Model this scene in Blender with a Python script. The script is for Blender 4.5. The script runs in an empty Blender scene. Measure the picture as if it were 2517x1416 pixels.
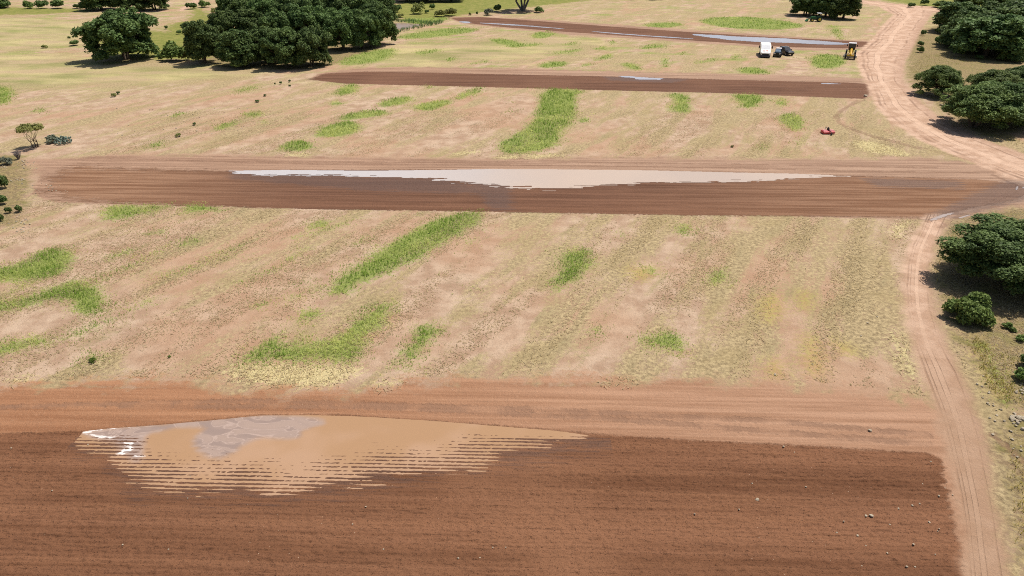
import bpy, bmesh, math, random
import numpy as np
from mathutils import Vector, Matrix

R = math.radians
scene = bpy.context.scene
COL = scene.collection

# ------------------------------------------------------------------ camera, sky, sun, exposure
CAM_H, PITCH, FPX = 31.5, 29.0, 2517 * 24 / 36.0
cam_d = bpy.data.cameras.new('drone_camera')
cam_d.sensor_width, cam_d.lens = 36, 24
cam_d.clip_start, cam_d.clip_end = 0.5, 6000
cam = bpy.data.objects.new('drone_camera', cam_d)
cam.location = (0, 0, CAM_H)
cam.rotation_euler = (R(90 - PITCH), 0, 0)
COL.objects.link(cam)
scene.camera = cam

SUN_DIR = Vector((0.34, 0.24, 0.90)).normalized()
SUN_EL = math.asin(SUN_DIR.z)
SUN_AZ = math.atan2(SUN_DIR.x, SUN_DIR.y)
world = bpy.data.worlds.new('World')
scene.world = world
world.use_nodes = True
wt = world.node_tree
sky = wt.nodes.new('ShaderNodeTexSky')
sky.sky_type = 'NISHITA'
sky.sun_disc = False
sky.sun_elevation = SUN_EL
sky.sun_rotation = SUN_AZ
sky.air_density, sky.dust_density, sky.ozone_density = 1.0, 2.5, 1.0
wt.links.new(sky.outputs[0], wt.nodes['Background'].inputs[0])
wt.nodes['Background'].inputs[1].default_value = 0.085
sun_d = bpy.data.lights.new('sun', 'SUN')
sun_d.energy, sun_d.angle, sun_d.color = 4.6, R(0.53), (1.0, 0.95, 0.88)
sun = bpy.data.objects.new('sun', sun_d)
sun.rotation_euler = (-SUN_DIR).to_track_quat('-Z', 'Y').to_euler()
sun.location = (60, 40, 120)
COL.objects.link(sun)
vs = scene.view_settings
vs.view_transform, vs.look, vs.exposure, vs.gamma = 'Standard', 'None', 0.14, 1.0
vs.use_curve_mapping = False
scene.cycles.use_denoising = False      # fine ground texture survives; sunlight is nearly noise free
scene.cycles.filter_width = 1.0
scene.cycles.max_bounces = 5
scene.cycles.transparent_max_bounces = 4

# ------------------------------------------------------------------ helpers
rng = np.random.default_rng(7)
random.seed(7)


def G(u, v):
    """survey point (pixel of the 2517x1416 photograph) -> ground x, y in metres"""
    c, s = math.cos(R(PITCH)), math.sin(R(PITCH))
    xc, yc = (u - 1258.5) / FPX, (708 - v) / FPX
    dy, dz = c + yc * s, -s + yc * c
    t = CAM_H / -dz
    return (xc * t, dy * t)


def GP(pts):
    return np.array([G(u, v) for u, v in pts])


def tag(o, label=None, cat=None, group=None, kind=None):
    if label: o['label'] = label
    if cat: o['category'] = cat
    if group: o['group'] = group
    if kind: o['kind'] = kind
    return o


def link(name, me, parent=None, loc=None):
    o = bpy.data.objects.new(name, me)
    COL.objects.link(o)
    if parent: o.parent = parent
    if loc is not None: o.location = loc
    return o


def np_mesh(name, co, faces, mats=(), smooth=False):
    """co (n,3); faces (m,k) with constant k"""
    me = bpy.data.meshes.new(name)
    m, k = faces.shape
    me.vertices.add(len(co))
    me.vertices.foreach_set('co', np.ascontiguousarray(co, dtype=np.float32).ravel())
    me.loops.add(m * k)
    me.loops.foreach_set('vertex_index', np.ascontiguousarray(faces, dtype=np.int32).ravel())
    me.polygons.add(m)
    me.polygons.foreach_set('loop_start', np.arange(0, m * k, k, dtype=np.int32))
    me.polygons.foreach_set('loop_total', np.full(m, k, dtype=np.int32))
    if smooth:
        me.polygons.foreach_set('use_smooth', np.ones(m, dtype=bool))
    for mt in mats: me.materials.append(mt)
    me.update(calc_edges=True)
    return me


def fattr(me, name, vals):
    a = me.attributes.new(name, 'FLOAT', 'POINT')
    a.data.foreach_set('value', np.ascontiguousarray(vals, dtype=np.float32))


_L = rng.random((256, 256))


def vnoise(x, y):
    xi, yi = np.floor(x).astype(int), np.floor(y).astype(int)
    fx, fy = x - xi, y - yi
    fx, fy = fx * fx * (3 - 2 * fx), fy * fy * (3 - 2 * fy)
    a, b = _L[xi & 255, yi & 255], _L[(xi + 1) & 255, yi & 255]
    c, d = _L[xi & 255, (yi + 1) & 255], _L[(xi + 1) & 255, (yi + 1) & 255]
    return (a * (1 - fx) + b * fx) * (1 - fy) + (c * (1 - fx) + d * fx) * fy


def fbm(x, y, o=4):
    s, a, t = 0, 1.0, 0
    for i in range(o):
        s = s + a * vnoise(x * 2 ** i + 17.3 * i, y * 2 ** i + 5.1 * i)
        t += a
        a *= 0.5
    return s / t


def seg_dist(px, py, pts):
    d = np.full(px.shape, 1e9)
    for (ax, ay), (bx, by) in zip(pts[:-1], pts[1:]):
        vx, vy = bx - ax, by - ay
        L2 = vx * vx + vy * vy + 1e-12
        t = np.clip(((px - ax) * vx + (py - ay) * vy) / L2, 0, 1)
        d = np.minimum(d, np.hypot(px - ax - t * vx, py - ay - t * vy))
    return d


def poly_sdf(px, py, pts, far=6.0):
    """positive inside, clamped at -far outside"""
    far = float(far)
    out = np.full(px.shape, -far)
    x0, y0 = pts.min(0) - far
    x1, y1 = pts.max(0) + far
    m = (px > x0) & (px < x1) & (py > y0) & (py < y1)
    if not m.any(): return out
    qx, qy = px[m], py[m]
    cl = np.vstack([pts, pts[:1]])
    d = seg_dist(qx, qy, cl)
    ins = np.zeros(qx.shape, bool)
    for (ax, ay), (bx, by) in zip(cl[:-1], cl[1:]):
        c = (ay > qy) != (by > qy)
        if by != ay:
            ins ^= c & (qx < (bx - ax) * (qy - ay) / (by - ay) + ax)
    out[m] = np.maximum(np.where(ins, d, -d), -far)
    return out


def smooth_poly(pts, n=3):
    """round a polygon in world space by Chaikin corner cutting"""
    p = np.array(pts)
    for _ in range(n - 1):
        q = np.roll(p, -1, 0)
        p = np.stack([0.75 * p + 0.25 * q, 0.25 * p + 0.75 * q], 1).reshape(-1, 2)
    return p


# ------------------------------------------------------------------ node helper
class NT:
    def __init__(s, name):
        s.m = bpy.data.materials.new(name)
        s.m.use_nodes = True
        s.t = s.m.node_tree
        s.b = s.t.nodes['Principled BSDF']
        s.out = s.t.nodes['Material Output']

    def n(s, ty, **kw):
        nd = s.t.nodes.new('ShaderNode' + ty)
        for k, v in kw.items(): setattr(nd, k, v)
        return nd

    def put(s, sock, v):
        if isinstance(v, bpy.types.NodeSocket): s.t.links.new(v, sock)
        elif v is not None:
            if sock.type == 'RGBA' and len(v) == 3: v = (*v, 1)
            sock.default_value = v

    def attr(s, name):
        return s.n('Attribute', attribute_name=name).outputs['Fac']

    def pos(s):
        return s.n('NewGeometry').outputs['Position']

    def mapping(s, vec, loc=(0, 0, 0), rot=0, scale=(1, 1, 1)):
        nd = s.n('Mapping')
        s.put(nd.inputs[0], vec)
        nd.inputs[1].default_value = loc
        nd.inputs[2].default_value = (0, 0, rot)
        nd.inputs[3].default_value = scale
        return nd.outputs[0]

    def noise(s, vec, scale, detail=4, rough=0.55, dist=0.0):
        nd = s.n('TexNoise')
        s.put(nd.inputs['Vector'], vec)
        nd.inputs['Scale'].default_value = scale
        nd.inputs['Detail'].default_value = detail
        nd.inputs['Roughness'].default_value = rough
        nd.inputs['Distortion'].default_value = dist
        return s.math('MULTIPLY_ADD', nd.outputs['Fac'], 1.9, -.45)

    def vor(s, vec, scale, rnd=1.0):
        nd = s.n('TexVoronoi')
        s.put(nd.inputs['Vector'], vec)
        nd.inputs['Scale'].default_value = scale
        nd.inputs['Randomness'].default_value = rnd
        return nd.outputs['Distance']

    def math(s, op, a, b=None, c=None, clamp=False):
        nd = s.n('Math', operation=op, use_clamp=clamp)
        s.put(nd.inputs[0], a)
        if b is not None: s.put(nd.inputs[1], b)
        if c is not None: s.put(nd.inputs[2], c)
        return nd.outputs[0]

    def mr(s, v, a, b, lo=0.0, hi=1.0, smooth=True):
        nd = s.n('MapRange', interpolation_type='SMOOTHSTEP' if smooth else 'LINEAR')
        s.put(nd.inputs[0], v)
        for i, q in enumerate((a, b, lo, hi)): nd.inputs[i + 1].default_value = q
        return nd.outputs[0]

    def mix(s, f, a, b, mode='MIX'):
        nd = s.n('Mix', data_type='RGBA', blend_type=mode)
        s.put(nd.inputs[0], f)
        s.put(nd.inputs[6], a)
        s.put(nd.inputs[7], b)
        return nd.outputs[2]

    def bump(s, h, strength=0.5, dist=0.05):
        nd = s.n('Bump')
        s.put(nd.inputs['Height'], h)
        nd.inputs['Strength'].default_value = strength
        nd.inputs['Distance'].default_value = dist
        s.t.links.new(nd.outputs[0], s.b.inputs['Normal'])
        return nd


def simple(name, col, rough=0.6, metal=0.0, var=0.12, scale=3.0, spec=0.5):
    k = NT(name)
    n = k.noise(k.n('TexCoord').outputs['Object'], scale, 4)
    dark = tuple(c * (1 - var) for c in col)
    lite = tuple(min(1, c * (1 + var)) for c in col)
    k.put(k.b.inputs['Base Color'], k.mix(k.mr(n, .3, .7), dark, lite))
    k.b.inputs['Roughness'].default_value = rough
    k.b.inputs['Metallic'].default_value = metal
    k.b.inputs['Specular IOR Level'].default_value = spec
    return k.m


# ------------------------------------------------------------------ survey of the ground (photo points)
PLOUGH = [
    [(-500, 1066), (0, 1068), (205, 1060), (380, 1045), (640, 1021), (850, 1021), (1150, 1041), (1400, 1061), (1500, 1070), (1700, 1083), (2000, 1097), (2275, 1112), (2312, 1128), (2322, 1180), (2350, 1300), (2372, 1416), (2385, 1650), (-800, 1650)],
    [(190, 402), (300, 411), (570, 419), (800, 417), (1100, 417), (1400, 417), (1700, 421), (2080, 431), (2400, 440), (2500, 452), (2540, 470), (2490, 492), (2340, 520), (2290, 534), (2000, 533), (1700, 530), (1400, 525), (1100, 520), (800, 516), (500, 507), (300, 502), (150, 494), (95, 470), (120, 430)],
    [(752, 196), (800, 180), (900, 176), (1200, 182), (1500, 188), (1800, 196), (2080, 203), (2132, 206), (2140, 225), (2126, 243), (2090, 242), (1800, 230), (1400, 220), (1100, 212), (850, 206)],
    [(1105, 44), (1180, 42), (1300, 50), (1500, 65), (1700, 79), (1900, 91), (2150, 104), (2160, 112), (2070, 119), (1950, 116), (1800, 106), (1600, 93), (1400, 79), (1250, 68), (1140, 56)],
]
BERM = [
    [(-500, 952), (0, 948), (300, 935), (500, 935), (620, 962), (900, 950), (1100, 925), (1400, 925), (1700, 925), (2000, 945), (2250, 975), (2330, 1000), (2400, 1130), (2460, 1416), (2480, 1650), (2200, 1650), (2200, 1300), (1700, 1250), (1200, 1220), (640, 1200), (200, 1220), (-500, 1220)],
    [(70, 392), (300, 380), (600, 380), (900, 386), (1200, 389), (1500, 385), (1800, 388), (2100, 390), (2260, 384), (2420, 402), (2540, 440), (2540, 505), (2330, 540), (1700, 480), (1000, 480), (300, 480), (110, 490)],
    [(780, 182), (860, 168), (1000, 164), (1300, 169), (1600, 177), (1900, 183), (2130, 192), (2145, 235), (1800, 218), (1400, 208), (900, 196)],
    [(1090, 40), (1300, 46), (1700, 73), (2000, 93), (2200, 106), (2210, 118), (2000, 125), (1700, 105), (1400, 86), (1150, 60)],
]
# roads as left edge / right edge
ROADS = [
    ([(2150, 12), (2195, 36), (2165, 65), (2140, 98), (2103, 130), (2108, 165), (2128, 205), (2150, 258), (2190, 300), (2260, 345), (2350, 385), (2450, 425), (2560, 470), (2700, 520)],
     [(2300, 16), (2292, 34), (2270, 65), (2250, 108), (2226, 150), (2220, 200), (2255, 240), (2310, 290), (2400, 335), (2517, 378), (2640, 420), (2800, 460)]),
    ([(2275, 525), (2258, 560), (2235, 600), (2221, 650), (2217, 700), (2220, 760), (2236, 840), (2262, 920), (2295, 1010), (2318, 1080), (2340, 1170), (2355, 1260), (2368, 1416), (2385, 1650)],
     [(2345, 525), (2322, 565), (2305, 605), (2293, 650), (2290, 700), (2297, 760), (2325, 840), (2370, 920), (2405, 1010), (2425, 1080), (2442, 1170), (2460, 1260), (2485, 1416), (2520, 1650)]),
    ([(1950, -12), (2080, 3), (2150, 14), (2290, 30), (2370, 40)],
     [(1950, -20), (2080, -3), (2150, 3), (2290, 19), (2370, 27)]),
    ([(435, 26), (455, 16), (480, -4)], [(450, 28), (475, 14), (505, -4)]),
]
TRACKS = [
    [(2125, 245), (2085, 262), (2058, 282), (2062, 302), (2110, 322), (2190, 345), (2300, 372), (2390, 396)],
    [(2108, 246), (2062, 275), (2048, 292), (2080, 315), (2150, 338), (2260, 366)],
    [(2440, 430), (2490, 452), (2494, 470), (2440, 496), (2340, 522), (2280, 545)],
    [(2560, 478), (2450, 505), (2360, 530), (2310, 560)],
    [(0, 1002), (600, 985), (1250, 1005), (1900, 1035), (2280, 1070)],
    [(300, 1000), (900, 1000), (1500, 1030), (2280, 1092)],
    [(2440, 1070), (2520, 1140), (2600, 1190)],
    [(2445, 1120), (2530, 1180), (2600, 1240)],
    [(1140, 52), (1400, 74), (1700, 97), (1980, 119)],
    [(600, 397), (1200, 399), (1700, 402), (2300, 412)],
    [(200, 388), (800, 404), (1500, 408), (2400, 425)],
]
# bright green grass patches: (points, lushness 0..1)
GREEN = [
    ([(200, 690), (330, 640), (420, 590), (430, 600), (340, 658), (220, 708)], .42),
    ([(560, 700), (700, 640), (760, 600), (772, 610), (700, 658), (580, 716)], .32),
    ([(690, 730), (800, 690), (815, 702), (700, 748)], .36),
    ([(350, 690), (480, 640), (600, 590), (612, 602), (490, 658), (370, 702)], .30),
    ([(140, 830), (260, 780), (380, 730), (388, 744), (270, 798), (150, 848)], .36),
    ([(720, 580), (800, 555), (900, 530), (908, 540), (810, 570), (730, 594)], .32),
    ([(1130, 612), (1180, 560), (1205, 566), (1150, 622)], .32),
    ([(860, 602), (900, 580), (908, 590), (872, 606)], .55),
    ([(170, 900), (250, 870), (260, 885), (190, 912)], .3),
    ([(1240, 110), (1330, 104), (1345, 112), (1250, 120)], .5),
    ([(1350, 128), (1430, 118), (1440, 126), (1360, 136)], .5),
    ([(1560, 112), (1640, 108), (1650, 118), (1570, 124)], .5),
    ([(1010, 128), (1080, 118), (1090, 128), (1020, 138)], .5),
    ([(1700, 150), (1760, 140), (1770, 150), (1710, 160)], .5),
    ([(1380, 108), (1420, 100), (1430, 106), (1390, 114)], .55),
    ([(0, 660), (60, 645), (110, 612), (180, 608), (188, 640), (160, 672), (110, 690), (40, 690), (-40, 700), (-60, 668)], 1),
    ([(-40, 745), (60, 735), (130, 705), (190, 685), (240, 700), (262, 740), (240, 770), (190, 772), (165, 742), (100, 745), (20, 768), (-40, 775)], 1),
    ([(-40, 850), (40, 838), (110, 826), (125, 842), (60, 862), (-40, 885)], .9),
    ([(250, 508), (330, 502), (410, 503), (400, 518), (340, 530), (280, 545), (240, 545)], .75),
    ([(445, 508), (490, 500), (548, 510), (540, 522), (450, 522)], .85),
    ([(350, 572), (400, 560), (412, 572), (360, 584)], .6),
    ([(430, 598), (480, 582), (510, 590), (450, 612)], .8),
    ([(250, 630), (330, 605), (345, 615), (270, 645)], .5),
    ([(758, 552), (790, 538), (820, 545), (800, 562), (765, 566)], .9),
    ([(1190, 520), (1130, 522), (1060, 545), (1000, 572), (960, 600), (890, 640), (840, 680), (808, 710), (808, 735), (850, 725), (880, 700), (940, 680), (1000, 650), (1050, 625), (1090, 600), (1150, 568), (1185, 545)], 1),
    ([(610, 748), (655, 735), (668, 748), (625, 765)], .7),
    ([(722, 785), (745, 762), (790, 758), (795, 775), (750, 792)], .8),
    ([(895, 770), (940, 745), (968, 752), (955, 785), (940, 805), (905, 830), (890, 870), (870, 895), (800, 893), (730, 890), (660, 888), (670, 862), (740, 845), (800, 835), (850, 810)], 1),
    ([(660, 890), (590, 892), (610, 858), (650, 835), (685, 822), (700, 838), (690, 860)], .9),
    ([(700, 838), (760, 826), (775, 835), (720, 858)], .6),
    ([(1000, 845), (1020, 805), (1060, 797), (1088, 812), (1060, 840), (1040, 868), (1010, 885), (985, 880)], .95),
    ([(950, 905), (1000, 890), (1040, 895), (1010, 912)], .45),
    ([(1375, 630), (1420, 608), (1455, 612), (1465, 650), (1430, 675), (1400, 700), (1370, 716), (1335, 705), (1370, 680), (1378, 655)], .95),
    ([(1660, 562), (1685, 550), (1705, 565), (1690, 578), (1665, 575)], .85),
    ([(1515, 578), (1535, 568), (1545, 585), (1520, 592)], .5),
    ([(1740, 690), (1760, 662), (1785, 665), (1778, 695), (1755, 705)], .75),
    ([(1590, 665), (1612, 657), (1618, 675), (1595, 680)], .75),
    ([(1565, 835), (1610, 825), (1640, 812), (1670, 825), (1690, 862), (1680, 872), (1640, 862), (1590, 855)], .9),
    ([(1445, 805), (1480, 798), (1490, 822), (1455, 832)], .45),
    ([(205, 885), (230, 868), (245, 878), (228, 893)], .7),
    ([(690, 355), (730, 344), (775, 352), (770, 368), (720, 374), (685, 368)], 1),
    ([(765, 330), (810, 305), (860, 295), (892, 305), (880, 325), (830, 338), (780, 340)], 1),
    ([(815, 292), (880, 272), (945, 270), (960, 280), (900, 292), (840, 298)], .9),
    ([(915, 262), (960, 240), (1010, 236), (1020, 248), (960, 265)], .8),
    ([(1000, 265), (1060, 248), (1110, 245), (1100, 262), (1040, 276)], .9),
    ([(1110, 240), (1150, 218), (1195, 212), (1180, 232), (1130, 248)], .6),
    ([(815, 230), (850, 207), (885, 208), (880, 225), (840, 236)], .9),
    ([(800, 255), (835, 247), (850, 256), (815, 262)], .8),
    ([(1035, 212), (1060, 208), (1080, 216), (1050, 222)], .5),
    ([(1320, 245), (1345, 216), (1440, 222), (1415, 240), (1422, 275), (1410, 300), (1375, 330), (1380, 355), (1320, 375), (1225, 378), (1222, 355), (1265, 330), (1300, 305), (1320, 280)], .95),
    ([(1410, 295), (1440, 286), (1458, 296), (1430, 304)], .7),
    ([(1635, 232), (1680, 228), (1702, 242), (1700, 258), (1710, 278), (1660, 280), (1632, 268), (1660, 252)], .75),
    ([(1790, 232), (1850, 230), (1888, 240), (1860, 265), (1825, 268), (1815, 250)], .85),
    ([(1900, 245), (1935, 240), (1940, 258), (1915, 264)], .7),
    ([(1902, 285), (1945, 276), (1978, 290), (1980, 315), (1950, 325), (1925, 310)], .9),
    ([(1945, 340), (1970, 335), (1972, 350), (1950, 355)], .4),
    ([(1855, 358), (1880, 352), (1882, 370), (1858, 372)], .4),
    ([(1988, 140), (2020, 132), (2075, 138), (2080, 158), (2050, 170), (2005, 168), (1990, 155)], 1),
    ([(1800, 172), (1840, 162), (1890, 172), (1895, 182), (1830, 182)], .9),
    ([(1790, 138), (1820, 134), (1825, 142), (1800, 148)], .6),
    ([(1520, 158), (1550, 152), (1585, 170), (1560, 176)], .8),
    ([(1620, 145), (1640, 138), (1650, 165), (1625, 168)], .7),
    ([(1310, 160), (1360, 150), (1405, 152), (1390, 165), (1330, 168)], .8),
    ([(1420, 160), (1460, 152), (1465, 160), (1430, 165)], .7),
    ([(1455, 118), (1490, 112), (1495, 122), (1460, 125)], .7),
    ([(1300, 85), (1340, 74), (1375, 80), (1350, 94), (1310, 96)], .8),
    ([(1190, 98), (1230, 93), (1290, 105), (1280, 120), (1240, 112)], .75),
    ([(1450, 145), (1500, 130), (1520, 138), (1470, 152)], .7),
    ([(1490, 102), (1515, 98), (1520, 106), (1495, 110)], .6),
    ([(1660, 128), (1690, 126), (1695, 134), (1665, 136)], .6),
    ([(1150, 155), (1200, 145), (1215, 153), (1165, 160)], .5),
    ([(1085, 145), (1120, 138), (1128, 148), (1095, 153)], .5),
    ([(1700, 52), (1760, 42), (1850, 40), (1960, 55), (1990, 68), (1900, 75), (1780, 70)], .7),
    ([(1560, 60), (1650, 52), (1700, 62), (1620, 72)], .55),
    ([(2028, 62), (2060, 60), (2085, 95), (2055, 100)], .55),
    ([(810, 160), (860, 135), (940, 118), (990, 120), (960, 148), (880, 162)], .6),
    ([(960, 95), (1010, 80), (1120, 66), (1200, 72), (1120, 88), (1010, 98)], .6),
    ([(985, 45), (1060, 45), (1120, 40), (1090, 55), (1000, 62)], .8),
    ([(-20, 215), (25, 212), (40, 235), (20, 255), (-20, 262)], .8),
    ([(70, 272), (110, 262), (120, 275), (80, 280)], .6),
    ([(520, 312), (580, 296), (595, 302), (560, 318), (525, 322)], .85),
    ([(590, 280), (640, 272), (648, 284), (600, 290)], .85),
    ([(640, 296), (655, 292), (660, 300), (645, 302)], .6),
    ([(415, 285), (450, 275), (455, 283), (425, 290)], .7),
    ([(360, 360), (395, 345), (402, 358), (375, 368)], .7),
    ([(560, 225), (620, 210), (640, 215), (580, 235)], .4),
    ([(2420, 880), (2400, 850), (2425, 845), (2450, 900), (2475, 960), (2480, 995), (2462, 990), (2445, 940)], .55),
]
# cut hay / pale straw laid flat, (points, amount)
PALE = [
    ([(560, 905), (640, 893), (760, 895), (870, 900), (900, 905), (850, 935), (800, 955), (700, 955), (620, 935), (560, 925)], 1),
    ([(0, 935), (60, 920), (120, 935), (40, 955)], .6),
    ([(900, 940), (960, 930), (1010, 935), (980, 955), (910, 955)], .6),
    ([(1460, 930), (1540, 920), (1580, 940), (1500, 958)], .6),
    ([(1210, 385), (1300, 380), (1380, 378), (1390, 386), (1300, 394), (1215, 392)], .8),
    ([(2240, 935), (2205, 880), (2190, 820), (2200, 810), (2225, 860), (2260, 930)], .7),
    ([(2180, 560), (2230, 540), (2245, 550), (2200, 600)], .7),
    ([(2080, 345), (2150, 345), (2240, 375), (2230, 388), (2120, 372)], .7),
    ([(690, 376), (760, 374), (770, 384), (700, 388)], .6),
    ([(1100, 375), (1180, 368), (1190, 378), (1110, 384)], .4),
]
# yellow-green meadow with no bare soil
MEADOW = [
    [(960, 5), (1130, -30), (1700, -40), (1560, -10), (1230, 25), (1120, 40), (1040, 52), (960, 50)],
    [(2050, -25), (2340, -25), (2520, -10), (2520, 20), (2330, 24), (2280, 18), (2150, -2)],
    [(-300, 15), (220, 20), (230, 32), (-300, 45)],
    [(230, 75), (400, 75), (560, 90), (520, 150), (400, 148), (240, 140)],
    [(400, 60), (470, 50), (470, 5), (560, 60), (560, 130), (400, 145)],
]
# dark shrubby litter soil (right verge, under the trees)
LITTER = [
    [(2240, 90), (2300, 60), (2520, 40), (2520, 350), (2400, 330), (2330, 280), (2280, 240), (2230, 195), (2230, 150)],
    [(2335, 530), (2560, 500), (2800, 800), (2800, 1060), (2470, 1020), (2400, 900), (2350, 820), (2310, 750), (2300, 640)],
    [(2440, 1040), (2600, 1000), (2800, 1300), (2800, 1700), (2545, 1660), (2500, 1416), (2470, 1200)],
    [(-200, 380), (40, 375), (75, 420), (60, 520), (20, 560), (-200, 600)],
    [(480, 150), (560, 168), (700, 172), (800, 168), (960, 110), (960, 0), (560, 0), (480, 90)],
]
YELLOWISH = [
    [(-400, 40), (230, 40), (215, 110), (100, 125), (-400, 130)],
    [(-400, 120), (230, 140), (480, 160), (700, 172), (500, 200), (300, 215), (-400, 235)],
    [(820, 165), (960, 110), (1150, 90), (1600, 100), (1100, 165)],
]
GOLD = [
    [(1870, 730), (1910, 720), (1925, 780), (1880, 800), (1865, 765)],
    [(1970, 830), (2010, 820), (2030, 900), (2000, 935), (1975, 880)],
    [(1885, 895), (1915, 880), (1925, 920), (1895, 935)],
    [(1960, 720), (1990, 715), (1995, 755), (1965, 760)],
    [(1540, 655), (1620, 650), (1600, 690), (1550, 690)],
    [(2375, 830), (2410, 835), (2445, 900), (2480, 985), (2450, 985), (2410, 900)],
    [(2040, 830), (2110, 860), (2080, 880), (2040, 850)],
]
BARE = [
    [(2010, 850), (2040, 838), (2090, 880), (2160, 885), (2240, 945), (2150, 965), (2060, 960), (2020, 930), (2060, 905)],
    [(1490, 60), (1560, 75), (1500, 78)],
    [(1930, 135), (1985, 145), (1980, 182), (1900, 186), (1940, 165)],
    [(180, 640), (260, 600), (420, 545), (400, 565), (300, 620), (220, 645)],
    [(1000, 700), (1100, 600), (1230, 560), (1180, 640), (1100, 760), (1010, 790)],
    [(1200, 250), (1320, 225), (1300, 280), (1240, 310), (1060, 370), (1020, 370), (1120, 300)],
    [(300, 840), (480, 760), (640, 690), (760, 640), (620, 760), (440, 880), (330, 905)],
    [(1130, 830), (1250, 760), (1330, 700), (1300, 800), (1180, 880)],
    [(1700, 260), (1760, 260), (1700, 350), (1620, 375), (1680, 310)],
]

W_PLOUGH = [GP(p) for p in PLOUGH]
W_BERM = [GP(p) for p in BERM]
W_ROADS = [(GP(a), GP(b)) for a, b in ROADS]
W_TRACK = [GP(p) for p in TRACKS]
W_GREEN = [(smooth_poly(GP(p)), l) for p, l in GREEN]
W_PALE = [(smooth_poly(GP(p)), l) for p, l in PALE]

# near pool: world functions of x for its two shores
P1_UP = GP([(197, 1063), (215, 1058), (260, 1052), (380, 1045), (520, 1033), (640, 1021), (760, 1019), (900, 1024), (1050, 1032), (1200, 1045), (1350, 1057), (1500, 1071)])
P1_LOW = GP([(197, 1064), (225, 1077), (280, 1085), (330, 1150), (400, 1178), (520, 1186), (640, 1186), (760, 1178), (900, 1168), (1000, 1150), (1100, 1132), (1200, 1116), (1300, 1096), (1400, 1077), (1460, 1073), (1500, 1072)])
TILT = math.atan2(G(2290, 1113)[1] - G(-100, 1068)[1], G(2290, 1113)[0] - G(-100, 1068)[0])
FUR = 0.33


def furrow(x, y):
    v = (y * math.cos(TILT) - x * math.sin(TILT)) / FUR
    v = v + 0.35 * (fbm(x * 0.25 + 3, y * 1.5, 2) - .5)
    return np.cos(2 * np.pi * v)


def height(x, y):
    """ground relief in metres"""
    z = (fbm(x * .05 + 40, y * .05 + 9, 2) - .5) * .08
    near = (y < 60)
    if near.any():
        px, py = x[near], y[near]
        s1 = poly_sdf(px, py, W_PLOUGH[0], 3)
        wgt = np.clip(s1 / .25 + .8, 0, 1)
        f = furrow(px, py)
        ridge = 2 * (f * .5 + .5) ** 2.2 - .75
        clod = fbm(px * 6.5, py * 8.0, 3) - .5
        clod2 = np.maximum(0, vnoise(px * 9 + 5, py * 11) - .62) * 2.0
        rows = fbm(px * .22, (py - px * math.tan(TILT)) * 1.6 + 8, 3) - .5
        zp = .05 + .018 * f + .16 * clod + .09 * clod2 + .08 * rows
        yu = np.interp(px, P1_UP[:, 0], P1_UP[:, 1], left=-99, right=-99)
        yl = np.interp(px, P1_LOW[:, 0], P1_LOW[:, 1], left=99, right=99)
        du, dl = yu - py, py - yl
        wob = (fbm(px * .35 + 2, py * .9, 3) - .5)
        hw = np.maximum(-du * .16 + .01 * clod, -dl * .015 + .019 * ridge + (.075 * clod + .03 * clod2) * (f * .5 + .5) ** 1.5 + .05 * wob - .075 * np.clip(1 - du / 1.1, 0, 1) * np.clip((yu - yl) / .8, 0, 1))
        hw = hw + .07 * np.clip((px - P1_UP[-1, 0] + 4.5) / 4.5, 0, 1) ** 2
        hw = np.clip(hw, -.12, .10)
        inp = np.clip((np.minimum(du, dl) + 3.4) / 1.3, 0, 1)
        inp = inp * inp * (3 - 2 * inp)
        inp = np.where(du < 0, np.clip(1 + du / .8, 0, 1) * np.clip((dl + 3.4) / 1.3, 0, 1), inp)
        zp = zp * (1 - inp) + hw * inp
        zz = z[near] * (1 - wgt) + (.02 * clod)
        keep = np.clip((59 - py) / 4, 0, 1)
        rest = zz + .03
        z[near] = rest * (1 - wgt) + zp * wgt
    return z


# ------------------------------------------------------------------ the ground sheet and its measured fields
def road_fields(x, y):
    best = np.full(x.shape, -6.0)
    tt = np.zeros(x.shape)
    for a, b in W_ROADS:
        ring = np.vstack([a, b[::-1]])
        s = poly_sdf(x, y, ring, 6)
        m = s > best
        k = m & (s > -2.5)
        if k.any():
            dl, dr = seg_dist(x[k], y[k], a), seg_dist(x[k], y[k], b)
            t = dl / (dl + dr + 1e-6)
            tt[k] = t
        best = np.where(m, s, best)
    return best, tt


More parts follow.
